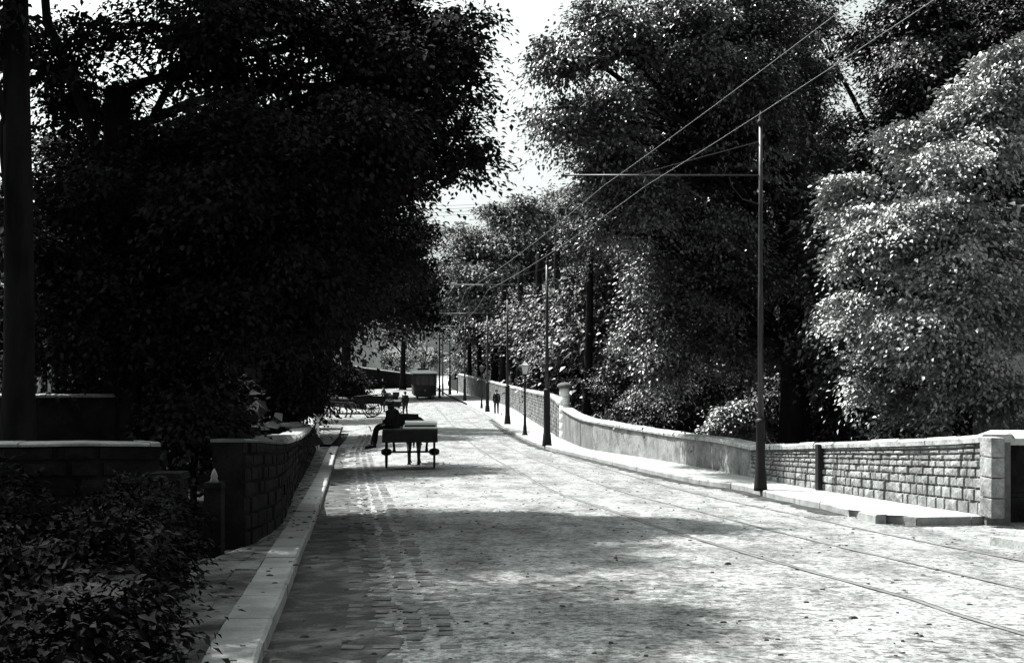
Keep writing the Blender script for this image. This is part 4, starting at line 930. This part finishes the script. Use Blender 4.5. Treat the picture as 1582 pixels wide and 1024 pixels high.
def tree(name, label, x, y, r, fork, blobs, nclump, per, leaf, crad, lm, seed, group=None, bark='bark', lean=(0, 0), cat='tree', gapf=0.0, twigs=60, shell=0.45, base=None, flat=0.35, droop=0.5, minz=None, pale_limbs=None, wide=0.30):
    rs = np.random.RandomState(seed); z0 = float(terrain_z(np.array([[x]]), np.array([[y]]))[0, 0]) if base is None else base
    e = empty(name, (x, y, z0)); tag(e, label, cat, group); o = np.array([x, y, z0])
    P, D, U, s, CC, idx = make_crown(rs, blobs, nclump, per, leaf, crad, seed, gapf, shell, flat, droop)
    if minz is not None: k = P[:, 2] > minz; P, D, U, s = P[k], D[k], U[k], s[k]
    mb = MB(); top = np.array([x + lean[0], y + lean[1], fork]); base_pts = []
    n = 9; L0 = top - o
    pts = [o + L0 * t + np.array([math.sin(t * 3 + seed) * 0.06 * r * 8 * t * (1 - t) * 2, 0, 0]) for t in np.linspace(0, 1, n)]; pts[0] = o - np.array([0, 0, 0.3])
    mb.tube([Vector(p - o) for p in pts], [r * (1.5 if i == 0 else 1.15 if i == 1 else 1 - 0.35 * i / n) for i in range(n)], 12)
    ends = []
    B = np.array(blobs, float)
    for j, bb in enumerate(B):
        t = rs.uniform(0.45, 1.0) if bb[2] > fork else rs.uniform(0.35, 0.7); st = o + L0 * t
        c = bb[:3]; lp = limb(mb, st - o, c - o, r * (0.38 - 0.1 * t) , r * 0.12, rs, bend=0.15, n=7); ends.append(lp)
    for q in rs.choice(len(CC), min(twigs, len(CC)), replace=False):
        lp = ends[idx[q]]; st = lp[rs.randint(3, 7)]; limb(mb, st, CC[q] - o, r * 0.10 + 0.006, 0.008, rs, bend=0.1, n=5, sides=5)
    mb.build('trunk', M[bark], e, smooth=True)
    leaf_mesh('crown', P - o, D, U, s, M[lm], e, wide)
    return e
def pb(px, py, rx_, ry_, d, rd, w=1.0):
    s = d / F; return ((px - CX) * s, d, (HY - py) * s, rx_ * s, rd, ry_ * s, w)

Q = 1.0
LG = 'trees on the left bank'; RG = 'trees behind the right walls'
# L0: thick trunk at the very left
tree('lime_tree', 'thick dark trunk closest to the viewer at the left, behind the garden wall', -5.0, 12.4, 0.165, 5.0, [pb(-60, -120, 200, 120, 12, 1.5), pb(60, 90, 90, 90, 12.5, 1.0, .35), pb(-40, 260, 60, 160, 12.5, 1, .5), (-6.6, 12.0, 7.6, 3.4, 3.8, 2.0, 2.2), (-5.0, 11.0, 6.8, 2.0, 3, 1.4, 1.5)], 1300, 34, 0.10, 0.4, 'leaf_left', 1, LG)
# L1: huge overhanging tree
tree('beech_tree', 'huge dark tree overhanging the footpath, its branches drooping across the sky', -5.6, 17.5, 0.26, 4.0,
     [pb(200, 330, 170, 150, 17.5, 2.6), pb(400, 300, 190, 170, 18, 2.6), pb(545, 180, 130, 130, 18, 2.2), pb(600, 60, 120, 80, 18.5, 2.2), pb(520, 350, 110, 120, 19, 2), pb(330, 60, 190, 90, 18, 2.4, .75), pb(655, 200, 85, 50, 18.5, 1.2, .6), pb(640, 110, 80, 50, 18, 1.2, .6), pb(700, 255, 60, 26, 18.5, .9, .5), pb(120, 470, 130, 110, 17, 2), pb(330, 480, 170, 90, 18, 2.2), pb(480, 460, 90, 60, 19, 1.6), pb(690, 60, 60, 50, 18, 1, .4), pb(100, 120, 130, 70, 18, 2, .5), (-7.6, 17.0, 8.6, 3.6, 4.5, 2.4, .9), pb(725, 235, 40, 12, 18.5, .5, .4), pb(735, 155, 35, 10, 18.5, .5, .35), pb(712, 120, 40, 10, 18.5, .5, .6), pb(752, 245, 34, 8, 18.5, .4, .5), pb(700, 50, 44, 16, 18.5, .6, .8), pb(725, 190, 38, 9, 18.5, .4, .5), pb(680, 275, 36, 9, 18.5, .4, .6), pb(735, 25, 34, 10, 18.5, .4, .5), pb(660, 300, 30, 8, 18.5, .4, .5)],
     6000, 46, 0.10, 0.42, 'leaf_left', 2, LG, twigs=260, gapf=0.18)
tree('elm_tree', 'tall dark tree filling the gap behind the drooping beech branches', -10.5, 33, 0.36, 6.0,
     [pb(300, 380, 130, 140, 33, 4), pb(450, 400, 120, 130, 34, 3), pb(520, 370, 80, 90, 36, 2.5), pb(200, 260, 180, 70, 34, 3, .6), pb(370, 230, 120, 80, 34, 3), pb(460, 500, 90, 60, 34, 3)],
     1900, 40, 0.16, 0.75, 'leaf_left', 3, LG, twigs=80)
tree('elm_tree', 'dark tree standing above the end of the footpath wall', -13.5, 56, 0.36, 6.0,
     [pb(400, 430, 110, 110, 56, 5), pb(510, 430, 90, 100, 58, 4), pb(590, 400, 70, 100, 66, 4), pb(430, 525, 70, 50, 56, 4), pb(350, 560, 80, 70, 52, 4)],
     1700, 36, 0.22, 1.0, 'leaf_left', 4, LG, twigs=60)
tree('lime_tree', 'tall dark tree whose spreading crown hangs over the tram', -17.5, 130, 0.55, 10.0,
     [pb(560, 430, 80, 75, 130, 6), pb(630, 410, 60, 75, 132, 6), pb(660, 450, 50, 50, 136, 5), pb(520, 470, 60, 50, 126, 6), pb(600, 470, 70, 22, 130, 5, .6), pb(660, 360, 28, 22, 134, 3, .5), pb(560, 350, 60, 60, 130, 5)],
     2200, 34, 0.42, 1.7, 'leaf_left', 5, LG, twigs=90)
tree('ash_tree', 'slender tree beside the tram at the far bend with dark upright trunk', -14.2, 160, 0.35, 9.0,
     [pb(625, 500, 40, 26, 160, 4), pb(650, 470, 50, 30, 160, 4), pb(600, 520, 30, 16, 160, 3, .5)], 230, 24, 0.42, 1.5, 'leaf_dark', 6, LG)
# far light-toned trees behind the bend
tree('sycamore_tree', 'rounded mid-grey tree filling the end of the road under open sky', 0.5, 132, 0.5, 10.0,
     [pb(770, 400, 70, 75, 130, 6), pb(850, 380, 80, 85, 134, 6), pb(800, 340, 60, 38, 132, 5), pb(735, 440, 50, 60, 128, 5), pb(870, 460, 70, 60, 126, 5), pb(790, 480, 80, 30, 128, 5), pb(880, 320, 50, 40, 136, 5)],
     3000, 34, 0.36, 1.3, 'leaf_far_hazy', 7, RG, twigs=160)
tree('ash_tree', 'pale-limbed tree with bare twisting branches beside the big sycamore', 5.6, 72, 0.22, 4.2,
     [pb(945, 400, 40, 60, 72, 2.5, .5), pb(900, 470, 50, 50, 74, 2.5, .6), pb(980, 470, 60, 70, 74, 2.5, .6), pb(930, 520, 70, 50, 76, 3), pb(880, 540, 60, 40, 80, 3)], 500, 30, 0.22, 0.8, 'leaf_dark', 8, RG, bark='bark_pale', twigs=60)
# right: large sycamore spreading over the wall
tree('sycamore_tree', 'massive dark sycamore with thick trunk behind the wall, spreading towards the road', 7.6, 33, 0.40, 5.5,
     [pb(960, 60, 90, 70, 31, 2.2, .8), pb(870, 80, 55, 38, 30, 1.4, .7), pb(860, 190, 55, 34, 30, 1.2, .7), pb(1080, 90, 140, 110, 32, 3), pb(960, 190, 90, 70, 31, 2, .9), pb(1120, 240, 150, 130, 33, 3), pb(930, 270, 60, 36, 31, 1.3, .7), pb(990, 300, 70, 55, 31, 1.6), pb(970, 360, 60, 34, 31, 1.3, .6),
      pb(1070, 360, 110, 90, 33, 2.5), pb(1030, 450, 80, 60, 33, 2), pb(1130, 470, 100, 80, 34, 2.5), pb(1215, 120, 55, 120, 36, 2.0), pb(1170, 10, 90, 50, 34, 2), pb(1060, -10, 80, 40, 33, 2), pb(1010, 540, 70, 50, 34, 2), pb(1230, 330, 70, 120, 36, 2)],
     8200, 42, 0.11, 0.48, 'leaf_mid', 9, RG, twigs=260, gapf=0.5, droop=0.7, shell=0.5)
tree('elm_tree', 'dark tree high behind the sunlit foliage with a crooked bough against the sky', 13.4, 40, 0.38, 8.5,
     [pb(1420, 60, 110, 80, 38, 3), pb(1520, 60, 100, 90, 38, 3), pb(1390, 190, 60, 60, 38, 2, .7), pb(1470, 200, 80, 90, 38, 3), pb(1250, 30, 50, 45, 40, 2, .6), pb(1280, 230, 60, 60, 42, 2, .8)],
     2500, 40, 0.14, 0.66, 'leaf_dark', 10, RG, twigs=100, gapf=0.1)
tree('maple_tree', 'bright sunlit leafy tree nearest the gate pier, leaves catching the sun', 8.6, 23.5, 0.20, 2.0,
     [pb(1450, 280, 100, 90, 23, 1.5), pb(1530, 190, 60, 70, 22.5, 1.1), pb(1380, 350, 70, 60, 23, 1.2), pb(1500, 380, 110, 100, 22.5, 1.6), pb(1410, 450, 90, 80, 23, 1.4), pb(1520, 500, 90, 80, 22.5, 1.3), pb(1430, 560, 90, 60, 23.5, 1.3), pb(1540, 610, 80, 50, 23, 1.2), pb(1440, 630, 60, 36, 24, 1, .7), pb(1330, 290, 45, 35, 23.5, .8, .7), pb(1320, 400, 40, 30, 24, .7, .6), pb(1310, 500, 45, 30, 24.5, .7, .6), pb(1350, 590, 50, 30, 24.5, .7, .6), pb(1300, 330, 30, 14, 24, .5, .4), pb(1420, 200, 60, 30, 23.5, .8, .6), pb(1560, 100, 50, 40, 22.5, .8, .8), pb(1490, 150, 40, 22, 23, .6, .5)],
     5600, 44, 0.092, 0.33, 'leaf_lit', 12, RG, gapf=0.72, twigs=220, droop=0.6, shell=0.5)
tree('holly_tree', 'dark small tree between the big trunk and the sunlit maple', 9.2, 31, 0.15, 0.5,
     [pb(1300, 470, 60, 90, 31, 1.5), pb(1310, 380, 50, 60, 31, 1.3), pb(1250, 560, 50, 60, 33, 1.5), pb(1330, 560, 50, 50, 30, 1.2, .7)], 600, 36, 0.14, 0.55, 'leaf_mid', 13, RG, twigs=50, gapf=0.15)
for k, (px, d, r, hh, lab) in enumerate([(1160, 45, .22, 5.5, 'plain dark trunk deep in the wood above the bright bush'), (1060, 42, .18, 5, 'slim dark trunk in the wood left of the bright bush'), (1320, 29, .11, 3.2, 'thin trunk standing close beside another near the maple foliage'), (1358, 30, .15, 3.4, 'stouter trunk standing close to the maple foliage'), (905, 58, .22, 6.0, 'leaning dark trunk behind the round capped pillar')]):
    x = (px - CX) * d / F
    tree('woodland_tree', lab, x, d, r, hh, [pb(px, HY - hh * F / d, 50, 40, d, 2, 1), pb(px + 30, HY - (hh - 1) * F / d, 50, 40, d + 2, 2, 1)], 260, 34, 0.15, 0.7, 'leaf_dark', 40 + k, RG, lean=(0.2 * (-1) ** k, 0), twigs=20)
# shrubs behind the right wall
def shrub(px, py, rx_, ry_, d, lm, seed, label, n=240, leaf=0.11, crad=0.38, per=36, grp='shrubs behind the right wall'):
    s = d / F; x = (px - CX) * s; rz_ = ry_ * s; zc = (HY - py) * s
    tree('shrub', label, x, d, 0.05, zc, [(x, d, zc, rx_ * s, rx_ * s * .8, rz_, 1), (x + rx_ * s * .4, d + .3, zc - rz_ * .4, rx_ * s * .7, rx_ * s * .6, rz_ * .7, .7), (x - rx_ * s * .45, d, zc - rz_ * .5, rx_ * s * .6, rx_ * s * .6, rz_ * .6, .7)], n, per, leaf, crad, lm, seed, grp, cat='shrub', twigs=25, droop=0.6)
shrub(1135, 650, 45, 38, 36, 'leaf_lit', 51, 'bright leafy bush catching the sun just behind the wall', 300)
shrub(1040, 620, 70, 50, 42, 'leaf_dark', 52, 'mid-toned bush left of the bright bush, sprouting over the pale wall')
shrub(975, 590, 70, 80, 52, 'leaf_dark', 53, 'large dark shrub behind the pale dipping wall', 400)
shrub(1100, 560, 90, 70, 41, 'leaf_dark', 54, 'tall shadowy shrub above the bright bush', 400)
shrub(1215, 620, 60, 70, 36, 'leaf_dark', 55, 'dark shrub at the foot of the massive trunk')
shrub(1300, 630, 50, 50, 33, 'leaf_dark', 56, 'low shadowed shrub beside the thin trunk pair')
shrub(1400, 655, 50, 26, 27, 'leaf_mid', 57, 'low bright-edged shrub on top of the wall near the maple', 160)
shrub(925, 600, 50, 60, 66, 'leaf_left', 58, 'dark shrub behind the round capped pillar', 260, leaf=0.14)
shrub(890, 545, 50, 60, 74, 'leaf_left', 59, 'deep shadowed shrub above the round capped pillar', 260, leaf=0.16, crad=0.6)
shrub(1250, 500, 50, 70, 38, 'leaf_dark', 60, 'dark ivy-like shrub climbing around the massive trunk', 300)
LGs = 'shrubs on the left bank'
shrub(120, 560, 120, 70, 19.5, 'leaf_left', 61, 'dark laurel behind the terrace wall', 420, leaf=0.1, grp=LGs)
shrub(280, 600, 110, 70, 19, 'leaf_left', 62, 'dense dark shrub between terrace wall and rubble wall', 460, leaf=0.1, grp=LGs)
shrub(410, 590, 80, 65, 34, 'leaf_left', 63, 'dark shrub rising behind the rubble wall', 420, leaf=0.12, grp=LGs, crad=0.5)
shrub(452, 590, 50, 45, 52, 'leaf_left', 64, 'dark hedge bank beside the squat white pillar', 420, leaf=0.16, grp=LGs, crad=0.6)
shrub(470, 612, 34, 34, 64, 'leaf_left', 65, 'dark bank of hedge behind the cart horse', 320, leaf=0.16, grp=LGs, crad=0.6)
shrub(525, 590, 34, 26, 92, 'leaf_left', 66, 'dark bush on the embankment above the side-on cart', 320, leaf=0.25, grp=LGs, crad=0.9)
tree('hedge', 'added black hedge filling the shade over the added low wall up to the thick gate post', -3.0, 7.5, 0.04, -1.2, [(float(bl(y)) - 0.20 - 0.1 * (k % 2), y, G(y) + 0.62, 0.32, 0.75, 0.40, 1) for k, y in enumerate(np.arange(4.2, 9.9, 0.8))], 1900, 30, 0.045, 0.15, 'leaf_deep_shade', 68, LGs, cat='hedge', twigs=60, droop=0.4)  # added hedge, standing in for plain black shade
tree('shrub', 'added black bush filling the shade against the face of the garden wall', -4.6, 9.2, 0.04, -1.3, [(-4.6, 9.2, -1.25, 1.0, .7, .6, 1), (-5.6, 9.0, -1.3, 1.0, .7, .6, 1), (-3.7, 8.6, -1.35, .6, .9, .5, 1), (-3.9, 6.8, -1.3, .9, 1.2, .55, 1)], 1000, 30, 0.06, 0.22, 'leaf_deep_shade', 69, LGs, cat='shrub', twigs=40, droop=0.4)  # added bush that blackens the shaded ground by the garden wall
tree('lime_tree', 'added tree out of view, keeping skylight off the near footpath', -7.2, 3.5, 0.22, 4.0, [(-5.5, 2.5, 6.8, 4.2, 4.2, 2.2, 1), (-3.0, -2.5, 7.2, 4, 3.5, 2.2, 1), (-8.5, 4, 6.5, 3, 3, 2.2, .8)], 1500, 30, 0.11, 0.5, 'leaf_left', 71, LG, twigs=30)  # added unseen tree, there to block skylight over the left foreground
shrub(300, 640, 60, 36, 15.5, 'leaf_left', 67, 'low dark bush just behind the slim gate post', 260, leaf=0.09, grp=LGs)
# row of dark trunks along the far right wall
for k, (px, d, r) in enumerate([(722, 150, .3), (738, 140, .35), (762, 128, .42), (776, 120, .45), (800, 108, .35), (828, 96, .32), (856, 84, .3)]):
    x = (px - CX) * d / F + 0.2
    lab = ['farthest dark trunk above the door in the old wall', 'straight dark trunk near the end of the old wall', 'stout dark trunk above the walking man', 'stoutest dark trunk among the row behind the old wall', 'dark trunk rising behind the nearest street lamp', 'dark trunk between the lamp and second tram pole', 'dark trunk hidden beside the second tram pole'][k]
    tree('avenue_tree', lab, x, d, r, 9.0, [pb(px, 500, 34, 22, d, 4), pb(px + 16, 470, 30, 26, d + 3, 4), pb(px + 26, 540, 22, 30, d + 6, 3, .6)], 420, 26, 0.3, 1.1, 'leaf_dark', 70 + k, 'row of trees behind the far right wall', twigs=25)
# distant pale foliage seen under the canopy
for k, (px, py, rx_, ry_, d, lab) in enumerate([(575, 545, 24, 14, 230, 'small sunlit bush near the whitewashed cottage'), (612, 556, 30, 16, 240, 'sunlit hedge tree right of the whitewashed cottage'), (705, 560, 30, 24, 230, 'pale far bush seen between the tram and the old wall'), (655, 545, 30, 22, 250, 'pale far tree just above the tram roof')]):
    s = d / F; x = (px - CX) * s; tree('distant_tree', lab, x, d, .3, (HY - py) * s, [pb(px, py, rx_, ry_, d, 4), pb(px + 10, py + 8, rx_ * .8, ry_ * .6, d, 4)], 110, 20, 0.5, 1.4, 'leaf_far_hazy', 90 + k, 'small trees beyond the bend', twigs=10)

# dense woodland masses: nobody could count these
def woods(label, blobs, n, per, leaf, crad, lm, seed, gapf=0.0):
    rs = np.random.RandomState(seed); P, D, U, s, CC, idx = make_crown(rs, blobs, n, per, leaf, crad, seed, gapf, 0.3)
    k = P[:, 2] > terrain_z(P[:, 0:1], P[:, 1:2])[:, 0]
    o = leaf_mesh('woodland_foliage', P[k], D[k], U[k], s[k], M[lm], None); tag(o, label, 'woodland', kind='stuff')
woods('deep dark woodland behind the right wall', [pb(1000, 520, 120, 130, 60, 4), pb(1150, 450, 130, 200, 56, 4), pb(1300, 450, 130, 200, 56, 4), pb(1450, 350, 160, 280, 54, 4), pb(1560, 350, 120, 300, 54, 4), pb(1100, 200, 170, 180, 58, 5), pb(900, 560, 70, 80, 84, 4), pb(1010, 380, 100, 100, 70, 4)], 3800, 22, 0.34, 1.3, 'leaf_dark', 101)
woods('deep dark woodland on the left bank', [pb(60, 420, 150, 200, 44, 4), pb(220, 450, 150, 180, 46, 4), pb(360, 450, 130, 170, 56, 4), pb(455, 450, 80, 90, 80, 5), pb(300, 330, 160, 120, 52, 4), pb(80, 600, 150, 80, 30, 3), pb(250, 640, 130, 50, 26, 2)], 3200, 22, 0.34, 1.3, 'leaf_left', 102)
woods('far dark woodland behind the old wall', [pb(850, 540, 90, 60, 150, 8), pb(780, 520, 60, 40, 165, 8), pb(930, 500, 100, 100, 140, 8)], 1200, 20, 0.6, 2.2, 'leaf_dark', 103)
